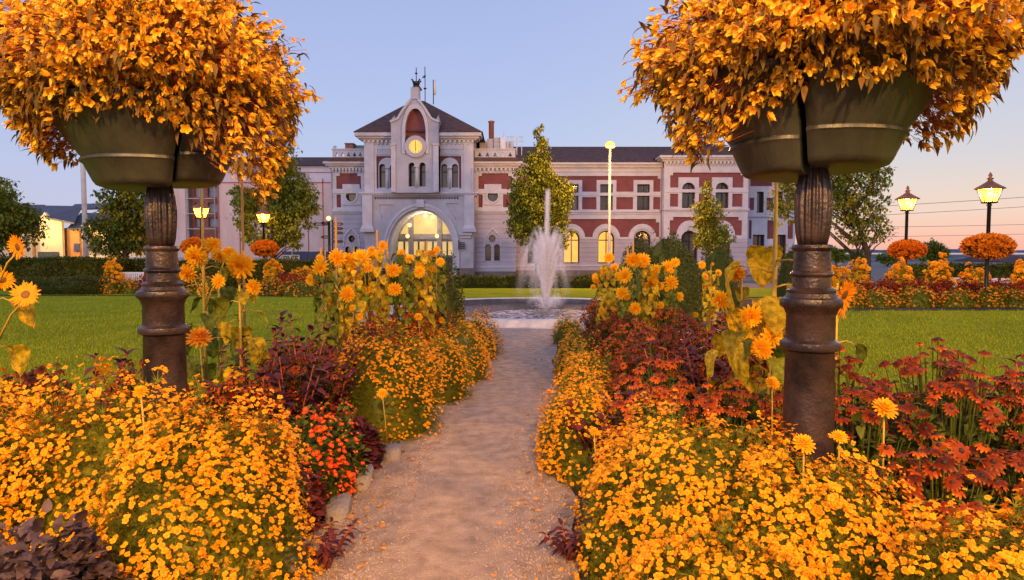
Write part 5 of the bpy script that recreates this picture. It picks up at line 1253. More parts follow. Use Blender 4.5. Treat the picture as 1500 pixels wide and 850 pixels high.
# begonias
BEGO = []
for i in range(12): _t = bego_kind((0, 1, 1, 0, 2, 1)[i % 6], .82 + .03 * i, 10 + i); BEGO.append((_t, tmesh('blossom', _t, [M_bego], True), [M_bego]))
def begonia(cx, cy, az0, az1, label, n, zc, rad, hgt, skirt, seed):
    """half of the dome that fills one bowl; az0..az1 the half it grows over; skirt(az) -> how far it trails below the rim"""
    root = thing('begonia_plant', (cx, cy, 2.4), label, 'begonia', 'trailing begonias in the planter bowls')
    r_ = np.random.default_rng(seed)
    def shell(k, lo_, hi_):
        az = az0 + (az1 - az0) * r_.random(k); s = r_.random(k); el = np.arcsin(s ** .9)          # 0 rim .. pi/2 top
        q = lo_ + (hi_ - lo_) * r_.random(k) ** .7
        lump = 1 + .08 * np.sin(3 * az + seed) + .07 * np.sin(8 * az + 5 * el) + .06 * np.sin(13 * az - 9 * el) + .04 * np.sin(21 * az + 12 * el)
        cw = np.cos(el) ** 1.5; p = np.stack([cx + rad * q * lump * cw * np.cos(az), cy + rad * q * lump * cw * np.sin(az), zc + hgt * q * lump * np.sin(el)], 1)
        nrm = np.stack([np.cos(el) * np.cos(az), np.cos(el) * np.sin(az), np.sin(el)], 1)
        return p, nrm, az
    def hang(k):
        az = az0 + (az1 - az0) * r_.random(k); sk = np.array([skirt(a) for a in az]); keep = r_.random(k) < np.clip(sk / .36, .05, 1); az, sk = az[keep], sk[keep]; k = len(az)
        u = r_.random(k) ** 1.25; rr = rad * (.88 + .12 * r_.random(k)) * (1.0 - .22 * u ** 2) * np.clip(.74 + sk * .6, .74, 1.02)
        strand = np.round(az * 9) / 9 + r_.normal(0, .03, k); az = np.where(r_.random(k) < .85, strand, az)
        p = np.stack([cx + rr * np.cos(az), cy + rr * np.sin(az), zc + .05 - sk * u + r_.normal(0, .02, k)], 1)
        nrm = np.stack([np.cos(az), np.sin(az), np.full(k, -.1)], 1); return p, nrm, az
    p1, n1, _ = shell(int(n * 1.75), .80, 1.06); p2, n2, _ = hang(int(n * .8)); p3, n3, _ = shell(int(n * .26), 1.0, 1.16)
    pos = np.concatenate([p1, p2, p3]); nr = np.concatenate([n1, n2, n3])
    k = len(pos)
    dirs = nr * .9 + np.array([0, 0, -.75]) + r_.normal(0, .6, (k, 3))
    # leaves and stems
    m = int(n * 2.2); q1, m1, _ = shell(m, .60, 1.08); q2, m2, _ = hang(int(m * .42)); q = np.concatenate([q1, q2]); mm = np.concatenate([m1, m2])
    lt = blade(.052, .010, .35, .5, 3, w0=.35)
    dv = mm * .7 + r_.normal(0, .6, mm.shape) + [0, 0, -.45]
    parts = [scatter_arrays(lt, frames(q, dv, scale=.6 + .9 * r_.random(len(q))), r_.random(len(q)))]
    az_ = (az0 + az1) / 2; cc = (cx + .12 * math.cos(az_), cy + .12 * math.sin(az_), zc - .02)
    V, lo_, ln, mi, g_, tn = core_arrays(cc, (rad * .54, rad * .54, hgt * .70), seed=seed, amp=.08)
    parts.append((V, lo_, ln, mi, g_, tn)); combine('foliage', parts, [M_begl], root)
    # stems: thin strands from the rim to blossoms
    ss = T(); V = []; F = []
    ss.add([(0, -.0016, 0), (0, .0016, 0), (1, -.0012, 0), (1, .0012, 0), (0, 0, .0022), (1, 0, .0016)], [(0, 2, 3, 1), (0, 4, 5, 2), (1, 3, 5, 4)], [0, 0, 1, 1, 0, 1])
    base = pos - nr * (.05 + .10 * r_.random((k, 1))) + [0, 0, .04]; v_ = pos - base; ln_ = np.linalg.norm(v_, axis=1)
    Mx = frames(base, v_); Mx[:, :, 0] *= ln_[:, None]
    base2 = np.array([cx, cy, zc + .18]) + nr * [.40, .40, .05]; sub = r_.random(k) < .45; v2 = (pos - base2)[sub]; l2 = np.linalg.norm(v2, axis=1); Mx2 = frames(base2[sub], v2); Mx2[:, :, 0] *= l2[:, None]
    combine('stems', [scatter_arrays(ss, Mx, r_.random(k)), scatter_arrays(ss, Mx2, r_.random(int(sub.sum())))], [M_begs], root)
    place_heads(root, BEGO, pos, dirs, .52 + .46 * r_.random(k), maxparts=100, part='blossom')
def sk_left(a):      # left planter: short in front, long to the right and left
    s = math.sin(a); c = math.cos(a)
    return .19 + .42 * max(0, c) ** 4 + .18 * max(0, -c) ** 3 if s < .3 else .10 + .48 * max(0, c) ** 4 + .2 * max(0, -c) ** 3
def sk_right(a):
    s = math.sin(a); c = math.cos(a)
    return .18 + .24 * max(0, -c) ** 4 + .18 * max(0, c) ** 3 if s < .3 else .10 + .30 * max(0, -c) ** 4 + .24 * max(0, c) ** 3
begonia(LX, LY, R(-48), R(132), 'orange begonias spilling to the right over the left planter, long strands hanging', 1150, 2.43, .73, .64, sk_left, 3)
begonia(LX, LY, R(132), R(312), 'orange begonias mounded on the front and left of the left planter', 1150, 2.43, .79, .64, sk_left, 4)
begonia(RX, RY, R(-122), R(58), 'orange begonias over the front and right of the right planter, running out of the picture', 1150, 2.42, .80, .54, sk_right, 5)
begonia(RX, RY, R(58), R(238), 'orange begonias tumbling down the left side of the right planter', 1150, 2.40, .73, .52, sk_right, 6)

# ------------------------------------------------------------------ flower heads
def mari_t(seed):
    r_ = random.Random(seed); t = T()
    for k in range(5): petal(t, 2 * math.pi * k / 5 + r_.uniform(-.12, .12), .002, .019 + r_.uniform(-.002, .002), .0095, .003, r_.uniform(-.004, .008), 0, r_.uniform(-.12, .12), cup=-.1, tip=.72, seg=2)
    dome(t, .0055, .005, .003, 1, 5, 2); return t
def mari_odd(kind):
    t = T()
    if kind == 'dry':
        for k in range(5): petal(t, 1.256 * k, .002, .010, .004, .002, -.006, 1, -.2, cup=.4, tip=.3, seg=2)
        dome(t, .006, .007, 0, 1, 5, 2)
    else:
        for k in range(4): petal(t, 1.57 * k, .001, .005, .006, 0, .011, 0, 0, cup=.4, tip=.3, seg=2)
    return t
def mari_var(m=None, s=0): 
    out_ = []
    for i in range(8): t = mari_t(i + s) if i < 6 else mari_odd('dry' if i == 6 else 'bud'); mats = [m or M_mari, M_maric]; out_.append((t, tmesh('flower_head', t, mats), mats))
    return out_
MARI = mari_var(); MARIO = mari_var(M_mario, 20); SCAR = mari_var(M_redm, 50)
def rudb_t(seed, npet=13, r=.052, droop=-.018, w=.0095, cone=.014):
    r_ = random.Random(seed); t = T()
    for k in range(npet): petal(t, 2 * math.pi * k / npet + r_.uniform(-.1, .1), cone * .7, r * r_.uniform(.85, 1.08), w, 0, droop * r_.uniform(.2, 1.6), 0, r_.uniform(-.18, .18), cup=.25, tip=.35, seg=3)
    dome(t, cone, cone * 1.1, -.002, 1, 8, 3, tone=.2); return t
def rudb_var(pm, seed0, **kw):
    o_ = []
    for i in range(5): t = rudb_t(seed0 + i, **kw); mats = [pm, M_cone]; o_.append((t, tmesh('flower_head', t, mats), mats))
    return o_
RUDB = rudb_var(M_rudb, 100); RUDO = rudb_var(M_rudbo, 120, npet=11, r=.042)
RUDS = rudb_var(M_rudb, 140, npet=8, r=.040, w=.010); RUDOS = rudb_var(M_rudbo, 150, npet=8, r=.036, w=.010)
def dahlia_t(seed, r=.05, layers=5, w=.008, pm=None):
    r_ = random.Random(seed); t = T()
    for j in range(layers):
        u = j / max(1, layers - 1); n_ = int(15 - 8 * u); el = u * 1.35
        for k in range(n_):
            a = 2 * math.pi * k / n_ + j * .37 + r_.uniform(-.1, .1); rr = r * (1 - .12 * u) * r_.uniform(.9, 1.05); petal(t, a, .004, rr * math.cos(el) + .004, w, .006 * j, rr * math.sin(el), 0, r_.uniform(-.2, .2) - .1 * u, cup=.35, tip=.3, seg=3)
    dome(t, r * .35, r * .5, 0, 0, 6, 2, g=0); return t
def var(fn, mats, seeds, smooth=False, **kw):
    o_ = []
    for s in seeds: t = fn(s, **kw); o_.append((t, tmesh('flower_head', t, mats, smooth), mats))
    return o_
DAHL = var(dahlia_t, [M_dahl], range(4)); DAHLO = var(dahlia_t, [M_dahlo], range(4, 7), r=.06)
def sun_t(seed, r=.10, n=20, disc=.035, layers=2):
    r_ = random.Random(seed); t = T()
    for j in range(layers):
        for k in range(n): petal(t, 2 * math.pi * (k + .5 * j) / n + r_.uniform(-.1, .1), disc * .8, r * r_.uniform(.82, 1.12), r * .10, .004 * j, r_.uniform(-.01, .03), 0, r_.uniform(-.18, .18), cup=.3, tip=.06, seg=3)
    dome(t, disc, disc * .4, 0, 1, 14, 3); return t
SUNF = var(sun_t, [M_sunpo, M_sund], range(4)); SUNS = var(dahlia_t, [M_sunp], range(6, 10), r=.075, layers=6, w=.010)
# ------------------------------------------------------------------ cushions of small flowers
def mound_pts(k, c, r, h, seed, r_, zlow=.02, elmin=-.0, spread=(1., 1.)):
    az = r_.random(k) * 2 * math.pi; s = r_.random(k); el = np.arcsin(np.clip(elmin + (1 - elmin) * s, 0, 1))
    lump = 1 + .08 * np.sin(3 * az + seed) + .06 * np.sin(6 * az + 4 * el + 2 * seed) + .05 * np.sin(11 * az - 7 * el)
    q = lump * (spread[0] + (spread[1] - spread[0]) * r_.random(k)); ce = np.cos(el) ** .7; se = np.sin(el) ** .9
    p = np.stack([c[0] + r[0] * q * ce * np.cos(az), c[1] + r[1] * q * ce * np.sin(az), np.maximum(zlow, h * q * se)], 1)
    n_ = np.stack([ce * np.cos(az) / r[0], ce * np.sin(az) / r[1], se / h], 1); n_ /= np.linalg.norm(n_, axis=1, keepdims=True)
    return p, n_
def cushion(name, label, cat, c, r, h, nheads, variants, seed, leafmat=None, leaft=None, nleaf=2600, maxparts=100, group=None, hs=(.42, .74), up=.5, clump=.0, bare=None, lsize=1.0, rise=.010, part='flower_head', coreamp=.1, lup=.3, corek=.8, topb=.9):
    r_ = np.random.default_rng(seed * 7 + 1); root = thing(name, (c[0], c[1], 0), label, cat, group)
    lt = leaft or FEATH
    lp, ln = mound_pts(nleaf, c, r, h, seed, r_, spread=(corek - .06, .97)); dv = ln * .8 + r_.normal(0, .55, ln.shape) + [0, 0, lup]
    parts = []
    V, lo_, l4, mi, g_, tn = core_arrays((c[0], c[1], 0), (r[0] * corek, r[1] * corek, h * corek), seed=seed, amp=.05); parts.append((V, lo_, l4, mi, g_, tn))
    parts.append(scatter_arrays(lt, frames(lp, dv, spin=r_.normal(0, .6, nleaf), scale=(.6 + .8 * r_.random(nleaf)) * lsize), r_.random(nleaf)))
    combine('foliage', parts, [leafmat or M_feath], root)
    if nheads:
        nheads = int(nheads * (6.6 if variants is MARI and maxparts else 1)); k = int(nheads * 1.55); p, n_ = mound_pts(k, c, r, h, seed, r_, spread=(.98, 1.035), zlow=.06)
        # natural clumping: keep heads where a smooth field is high
        f = np.sin(p[:, 0] * 9 + seed) + np.sin(p[:, 1] * 8 + 2 * seed) + np.sin(p[:, 2] * 11 + p[:, 0] * 5) + r_.normal(0, 1.1, k) + topb * n_[:, 2]
        if bare is not None: f = f - 6 * np.array([bare(a) for a in p])
        idx = np.argsort(-f)[:nheads]; p, n_ = p[idx], n_[idx]
        p = p + n_ * rise + r_.normal(0, .008, p.shape)
        d = n_ * (1 - up) + np.array([0, -.12, up]) + r_.normal(0, .25, n_.shape)
        place_heads(root, variants, p, d, hs[0] + (hs[1] - hs[0]) * r_.random(len(p)), maxparts=maxparts, part=part)
    return root
def feather():
    t = T()
    for k, (a, l_) in enumerate(((0, .07), (.5, .05), (-.5, .05), (.9, .035), (-.95, .035))):
        ca, sa = math.cos(a), math.sin(a); w_ = .0022
        V = [(-sa * -w_, ca * -w_, 0), (-sa * w_, ca * w_, 0), (ca * l_, sa * l_, -.12 * l_ + .004 * k)]
        t.add(V, [(0, 1, 2)], [0, 0, 1], tone=.1 * (k % 2))
    return t
FEATH = feather(); LEAF = blade(.07, .02, .25, .4, 3); LEAFS = blade(.05, .016, .3, .3, 2); LEAFL = blade(.11, .036, .25, .5, 4, wave=.15)
GM = 'marigold cushions edging the gravel path'
def mari(label, c, r, h, n, seed, **kw): return cushion('marigold_bush', label, 'marigold bush', c, r, h, n, MARI, seed, group=GM, **kw)
# left foreground
mari('big rounded marigold bush filling the lower left beside the path', (-1.45, 3.15), (.44, .60), .84, 760, 1, nleaf=5200)
mari('marigold bush directly in front of the left planter column', (-1.98, 3.28), (.50, .38), .93, 620, 2, nleaf=4200)
mari('marigold bush at the left picture edge, left of the left planter column', (-2.62, 3.20), (.52, .50), .92, 640, 3, nleaf=4200)
mari('low trailing marigolds at the bottom edge, before the big left bush', (-1.28, 2.66), (.34, .30), .36, 150, 4, nleaf=2200)
cushion('grey_leaved_plant', 'flowerless plant with grey-purple leaves in the lower left corner', 'foliage plant', (-1.76, 2.40), (.38, .26), .60, 0, None, 5, leafmat=M_greyp, leaft=LEAFL, nleaf=1700, lsize=.52)
cushion('scarlet_marigold', 'clump of small scarlet-red flowers beside the left kerb stones', 'red flower clump', (-1.30, 4.45), (.30, .42), .56, 430, SCAR, 6, leafmat=M_leaf, leaft=LEAFS, nleaf=1500, hs=(.6, 1.05))
cushion('purple_leaved_plant', 'dark purple leafy plant spilling over the left kerb onto the path', 'foliage plant', (-1.24, 3.85), (.11, .34), .32, 0, None, 7, leafmat=M_purp, leaft=LEAFS, nleaf=1100, lsize=1.1)
cushion('purple_leaved_plant', 'purple leafy plant behind the scarlet flowers, in front of the second left marigold bush', 'foliage plant', (-1.20, 4.95), (.20, .40), .36, 0, None, 8, leafmat=M_purp, leaft=LEAFS, nleaf=1300, lsize=1.1)
mari('half-round marigold bush left of the path, with one tall round bloom before it', (-1.12, 6.05), (.48, .50), .86, 420, 9, topb=3.2, nleaf=3800, maxparts=60)
mari('marigold bush bulging over the left path edge, third from the front', (-.84, 7.45), (.40, .52), .62, 330, 10, topb=2.2, nleaf=2600, maxparts=40)
mari('marigold bush left of the path, behind the third one', (-.70, 8.7), (.44, .7), .66, 320, 11, topb=2.0, nleaf=2400, maxparts=30)
mari('farthest marigold bush on the left path edge, near the fountain', (-.58, 10.4), (.42, .8), .66, 300, 12, nleaf=2200, maxparts=20)
# right foreground
mari('big marigold bush filling the lower right foreground beside the path', (.86, 3.30), (.56, .66), .74, 880, 21, nleaf=5600)
mari('marigold bush in front of the right planter column', (1.24, 2.86), (.44, .42), .70, 560, 22, nleaf=4000)
mari('marigold bush at the bottom edge, right foreground, nearest the camera', (.80, 2.55), (.40, .34), .50, 420, 23, nleaf=3200)
mari('marigold bush in the bottom right corner below the dark red coneflowers', (1.72, 2.32), (.46, .30), .66, 420, 24, nleaf=3400)
mari('marigold cushion on the right path edge, purple leaves in its middle', (.50, 4.95), (.29, .46), .60, 330, 25, nleaf=2800, maxparts=60)
mari('long marigold bush on the right path edge in mid distance', (.74, 6.55), (.28, .75), .62, 330, 27, nleaf=2800, maxparts=40)
mari('marigold bush on the right path edge behind the long one', (.82, 8.3), (.28, .75), .60, 280, 28, nleaf=2300, maxparts=30)
mari('last small marigold bush on the right path edge near the fountain', (.98, 11.9), (.26, .5), .46, 120, 29, nleaf=1500, maxparts=15)
# ------------------------------------------------------------------ coneflowers (rudbeckia)
def cone_plant(label, c, r, h, n, seed, variants=None, leafmat=None, maxparts=60, nleaf=1300, hs=(.85, 1.2), lsize=1.0, grp='dark red coneflowers of the beds'):
    """leafy plant with flower heads carried above it on stems"""
    r_ = np.random.default_rng(seed + 900); root = thing('coneflower_plant', (c[0], c[1], 0), label, 'coneflower', grp)
    lp, ln = mound_pts(nleaf, c, (r[0] * .9, r[1] * .9), h * .88, seed, r_, spread=(.6, 1)); dv = ln * .6 + r_.normal(0, .6, ln.shape)
    parts = [core_arrays((c[0], c[1], 0), (r[0] * .7, r[1] * .7, h * .66), seed=seed), scatter_arrays(LEAF, frames(lp, dv, scale=(.6 + .8 * r_.random(nleaf)) * lsize), r_.random(nleaf))]
    combine('foliage', parts, [leafmat or M_leaf], root)
    az = r_.random(n) * 2 * math.pi; q = np.sqrt(r_.random(n)); hx = c[0] + r[0] * q * np.cos(az); hy = c[1] + r[1] * q * np.sin(az); hz = h * (1.04 - .42 * q ** 2.2) + r_.normal(0, .05, n)
    p = np.stack([hx, hy, hz], 1); d = np.stack([.5 * q * np.cos(az), .5 * q * np.sin(az) - .25, np.full(n, .9)], 1) + r_.normal(0, .22, (n, 3))
    b = MB()
    for i in range(n):
        s = Vector((c[0] + (hx[i] - c[0]) * .5, c[1] + (hy[i] - c[1]) * .5, h * .25)); e = Vector(p[i]); b.tube([s, s.lerp(e, .6) + Vector((0, 0, .03)), e], .0035, 4, cap=False)
    b.build('stems', M_leaf, root)
    place_heads(root, variants or RUDB, p, d, hs[0] + (hs[1] - hs[0]) * r_.random(n), maxparts=maxparts)
    return root
for i, (x, y, rx, ry, h, n, lab) in enumerate((
    (1.86, 2.92, .34, .30, .70, 26, 'dark red coneflowers right of the column, lowest and nearest, beside the marigolds'),
    (2.36, 2.95, .36, .32, .74, 28, 'dark red coneflowers at the right picture edge, nearest the camera'),
    (1.78, 3.45, .34, .30, .86, 24, 'dark red coneflowers immediately right of the right planter column, with yellow pompoms'),
    (2.30, 3.50, .40, .34, .96, 34, 'tallest dark red coneflowers at the right edge against the lawn'),
    (2.85, 3.60, .40, .36, 1.00, 30, 'dark red coneflowers running out of the right side of the picture'),
    (1.95, 4.00, .40, .30, .92, 26, 'rear row of dark red coneflowers behind the yellow pompom, against the right lawn'),
    (2.62, 4.15, .45, .32, .96, 26, 'rear row of dark red coneflowers at the far right, against the right lawn'))):
    cone_plant(lab, (x, y), (rx, ry), h, min(100, int(n * 3.3)), i, RUDB + RUDO[:2], hs=(.62, .98), maxparts=100)
for i, (x, y, rx, ry, h, n, lab) in enumerate((
    (1.42, 4.25, .36, .32, .72, 42, 'orange-red coneflowers just left of the right planter column'),
    (1.12, 5.15, .36, .36, .74, 46, 'orange-red coneflowers in the middle of the right bed, behind the low marigolds'),
    (.98, 4.55, .36, .36, .66, 46, 'orange-red coneflowers between the marigold cushion and the big right bush'),
    (1.75, 4.9, .32, .32, .78, 34, 'orange-red coneflowers behind the right planter column'))):
    cone_plant(lab, (x, y), (rx, ry), h, n * 2, 20 + i, RUDO, hs=(.75, 1.05), maxparts=50)
seed = 40
for i, (x, y, rx, ry, h, v_, lab) in enumerate((
    (1.25, 6.0, .42, .42, .78, 0, 'crimson coneflowers in the right bed, front of the crimson drift'),
    (1.80, 6.1, .40, .42, .82, 1, 'rusty red coneflowers under the right sunflowers'),
    (1.25, 7.0, .40, .46, .80, 1, 'rusty orange coneflowers in the right bed, second row of the drift'),
    (1.85, 7.2, .42, .46, .86, 0, 'crimson coneflowers in the right bed, below the tall yellow dahlias'),
    (1.25, 8.1, .34, .50, .80, 0, 'crimson coneflowers in the right bed, third row beside the path cushions'),
    (1.90, 8.4, .46, .50, .84, 1, 'rusty orange coneflowers at the foot of the tall yellow dahlias'),
    (1.35, 9.4, .36, .55, .82, 0, 'crimson coneflowers in the right bed, behind the path-edge marigolds'),
    (1.45, 10.8, .38, .60, .84, 1, 'dark red coneflowers near the fountain, right of the path'),
    (2.6, 6.4, .45, .45, .80, 0, 'crimson coneflowers at the lawn side of the right bed'),
    (2.55, 7.8, .45, .5, .84, 1, 'rusty red coneflowers at the lawn side of the right bed, farther back'))):
    cone_plant(lab, (x, y), (rx, ry), h, 190, seed + i, (RUDS + RUDOS[:2]) if v_ == 0 else RUDOS, leafmat=M_crim, nleaf=1500, maxparts=24, lsize=.9, hs=(.6, 1.0))
for i, (x, y, rx, ry, h, v_, lab) in enumerate((
    (-2.3, 4.25, .40, .26, .82, 0, 'low dark red flowers behind the left marigolds, right behind the left column'),
    (-3.05, 4.25, .42, .26, .80, 0, 'low dark red flowers at the far left between marigolds and lawn'),
    (-1.85, 4.55, .34, .34, .70, 1, 'orange-red flowers right of the left planter column'),
    (-1.70, 5.4, .40, .40, .74, 0, 'crimson flowers in the left bed behind the scarlet clump'),
    (-1.95, 6.3, .42, .42, .74, 1, 'rusty red flowers in the left bed left of the round marigold bush'),
    (-1.50, 7.2, .42, .42, .80, 0, 'crimson flowers in the left bed under the yellow sunflowers'),
    (-1.30, 8.3, .36, .50, .86, 1, 'rusty red flowers in the left bed behind the round marigold bush'),
    (-1.15, 9.6, .34, .55, .84, 0, 'dark red flowers in the left bed near the fountain'))):
    cone_plant(lab, (x, y), (rx, ry), h, 170, 60 + i, (RUDS + RUDOS[:2]) if v_ == 0 else RUDOS, leafmat=M_crim, nleaf=1500, maxparts=24, lsize=.9, hs=(.6, 1.0))
# purple upright foliage plants
def amaranth(label, x, y, h, seed, n=7, spread=.22, mat=None, ls=1.0):
    r_ = np.random.default_rng(seed + 300); root = thing('purple_foliage_plant', (x, y, 0), label, 'foliage plant', 'tall purple-leaved plants of the beds')
    b = MB(); P_ = []; Dv = []
    for i in range(n):
        a = 6.28 * i / n + r_.random() * .6; hh = h * (.7 + .35 * r_.random()); top = Vector((x + spread * math.cos(a), y + spread * math.sin(a), hh)); pts = [Vector((x, y, 0)), Vector((x + spread * .4 * math.cos(a), y + spread * .4 * math.sin(a), hh * .5)), top]
        b.tube(pts, [.009, .007, .004], 5)
        for k in range(26):
            u = .3 + .7 * k / 25; c = pts[0].lerp(pts[1], u * 2) if u < .5 else pts[1].lerp(pts[2], u * 2 - 1); t_ = k * 2.4 + i
            P_.append(c); Dv.append((math.cos(t_), math.sin(t_), .3 + .9 * (u > .93)))
    b.build('stems', M_begs, root); P_ = np.array([list(p) for p in P_]); Dv = np.array(Dv) + r_.normal(0, .15, (len(Dv), 3)); lt = blade(.115, .026, .3, .55, 4)
    combine('leaves', [scatter_arrays(lt, frames(P_, Dv, scale=(.6 + .55 * r_.random(len(P_))) * ls), r_.random(len(P_)))], [mat or M_purp], root)
for i, (x, y, h, lab) in enumerate(((-1.62, 4.95, .82, 'upright dark purple plant in the left bed, above the scarlet flowers'), (-2.00, 5.25, .95, 'upright dark purple plant between the left column and the purple clump'), (-1.85, 6.0, 1.0, 'tallest dark purple plant of the left bed, left of the round marigold bush'),
    (-2.15, 4.5, .80, 'dark purple plant at the right foot of the left planter column'), (-2.75, 4.4, .92, 'single purple shoot against the lawn, left of the left column'), (-1.5, 5.6, .84, 'purple plant just left of the round marigold bush'),
    (1.55, 5.4, .98, 'upright crimson-purple plant in the middle of the right bed'), (1.75, 6.0, 1.02, 'tall crimson-purple plant left of the right sunflowers'), (1.30, 5.6, .86, 'small crimson-purple plant nearest the path in the right bed'), (3.2, 4.0, 1.02, 'purple shoots at the right picture edge above the coneflowers'),
    (.62, 4.7, .56, 'low purple plant inside the marigold cushion right of the path'))): amaranth(lab, x, y, h, i)
for i, (x, y, h, lab) in enumerate(((-.93, 3.35, .22, 'thin purple sprig lying on the gravel at the lower left path edge'), (.30, 3.45, .20, 'thin purple sprig on the gravel at the lower right path edge'))): amaranth(lab, x, y, h, 70 + i, n=4, spread=.14, ls=.55)
# ------------------------------------------------------------------ sunflowers and tall dahlias
def bigleaf():
    t = T(); nu, nv = 14, 8; V = []; G = []; Fc = []
    for i in range(nu + 1):
        u = i / nu; ww = .40 * (math.sin(math.pi * min(1, u ** .62)) ** .75) * (1 - .15 * u) * (1 + .07 * (i % 2)) if 0 < i < nu else .02
        for j in range(nv + 1):
            s = j / nv * 2 - 1; x = u - .10 * abs(s) ** 2 * (1 - u) - .18 * u * u; z = -.55 * u ** 2.2 + .14 * abs(s) * ww + .022 * math.cos(j * 3.14159 + i * .9) * (0 < i < nu) + .014 * math.sin(i * 1.9 + j * 1.3) + .10 * abs(s) * math.sin(u * 7)
            V.append((x, s * ww, z)); G.append(u)
    for i in range(nu):
        for j in range(nv): a = i * (nv + 1) + j; Fc.append((a, a + nv + 1, a + nv + 2, a + 1))
    t.add(V, Fc, G); return t
BIGL = bigleaf()
def sunflower(label, x, y, h, heads, nleaf, lsize, seed, variants=None, lean=(0, 0), stem=.014, leafmat=None, name='sunflower', cat='sunflower', grp='sunflowers of the beds', lz=(.25, .95), hs=1.0, face=(0, -1, .1)):
    """heads: list of (dx, dy, z, scale)"""
    r_ = np.random.default_rng(seed + 500); root = thing(name, (x, y, 0), label, cat, grp)
    top = Vector((x + lean[0], y + lean[1], h)); mid = Vector((x + lean[0] * .35, y + lean[1] * .35, h * .55)); b = MB(); b.tube([Vector((x, y, 0)), mid, top], [stem, stem * .85, stem * .45], 7)
    def on(z): u = z / h; return Vector((x, y, 0)).lerp(mid, u / .55) if u < .55 else mid.lerp(top, (u - .55) / .45)
    pos = []; nr = []; sc = []
    for (dx, dy, z, s) in heads:
        p = Vector((x + lean[0] * z / h + dx, y + lean[1] * z / h + dy, z)); s0 = on(max(.05, min(h * .97, z - .12 - abs(dx) * .8))); b.tube([s0, s0.lerp(p, .6) + Vector((0, 0, .03)), p + Vector((0, .03, 0))], [stem * .5, stem * .35, stem * .3], 5)
        pos.append(p); f = Vector(face) + Vector((dx * 1.2 + r_.normal(0, .6), r_.normal(0, .3), r_.normal(-.1, .5))); nr.append(f); sc.append(s * hs)
    az = r_.random() * 6
    P_ = []; Dv = []; S = []
    for k in range(nleaf):
        u = lz[0] + (lz[1] - lz[0]) * (k + r_.random() * .5) / nleaf; c = on(h * u); a = az + k * 2.4; d = Vector((math.cos(a), math.sin(a), .25 - .4 * r_.random())); e = c + d * lsize * .55; b.tube([c, c.lerp(e, .5) + Vector((0, 0, .02)), e], [stem * .4, stem * .28, stem * .2], 5)
        P_.append(e); Dv.append((d.x, d.y, -.3 - 1.1 * r_.random())); S.append(lsize * (.6 + .6 * r_.random()) * (1.15 - .5 * u))
    b.build('stem', [M_x for M_x in [M_stemlit]], root)
    for i in range(len(P_)):
        M = frames(np.array([list(P_[i])]), np.array([Dv[i]]), scale=S[i])
        combine('leaf', [scatter_arrays(BIGL, M, [r_.random()])], [leafmat or M_sunl], root, smooth=True)
    if len(pos):
        place_heads(root, variants or SUNF, np.array([list(p) for p in pos]), np.array([list(v) for v in nr]), np.array(sc), maxparts=40)
    return root
M_stemlit = surf('stem_lamplit', (.52, .32, .035), (.36, .25, .03), .6, 12, 4)  # orange lamplight on the stems is part of this colour
def H(px, py, D, x, y): p = P(px, py, D); return (p.x - x, p.y - y, p.z)
def sun_px(label, px, D, h, heads, *a, **kw):
    x = PX(px, D, 480); return sunflower(label, x, D, h, [(*H(u, v_, D + dd, x, D), s) for (u, v_, s, dd) in heads], *a, **kw)
M_leafmix = M_sunl
# far left edge
sun_px('large sunflower at the left picture edge with two big blooms and drooping leaves', -24, 3.75, 1.72, [(6, 362, 1.05, -.1), (20, 432, 1.1, -.15), (-14, 410, .9, 0)], 8, .24, 1, lean=(.08, 0), hs=.66)
# behind the left column
sun_px('sunflower right of the left column with hanging leaves and a big ragged bloom', 352, 5.3, 1.55, [(352, 388, 1.5, -.1), (322, 372, 1.0, 0), (372, 420, .9, 0)], 15, .24, 2, variants=SUNS, leafmat=M_sunl)
sun_px('sunflower close behind the left column, stem rising past the lit lamp', 300, 5.1, 2.28, [(288, 375, 1.2, 0), (276, 400, 1.0, 0), (312, 360, .9, 0), (318, 412, .8, -.1)], 10, .25, 3, variants=SUNS, leafmat=M_leafv, lz=(.25, .72))
sun_px('green-leaved sunflower between the left column and the ragged bloom', 322, 5.6, 1.45, [(335, 372, .9, 0), (300, 425, .9, 0)], 9, .24, 4, variants=SUNS, leafmat=M_leafv)
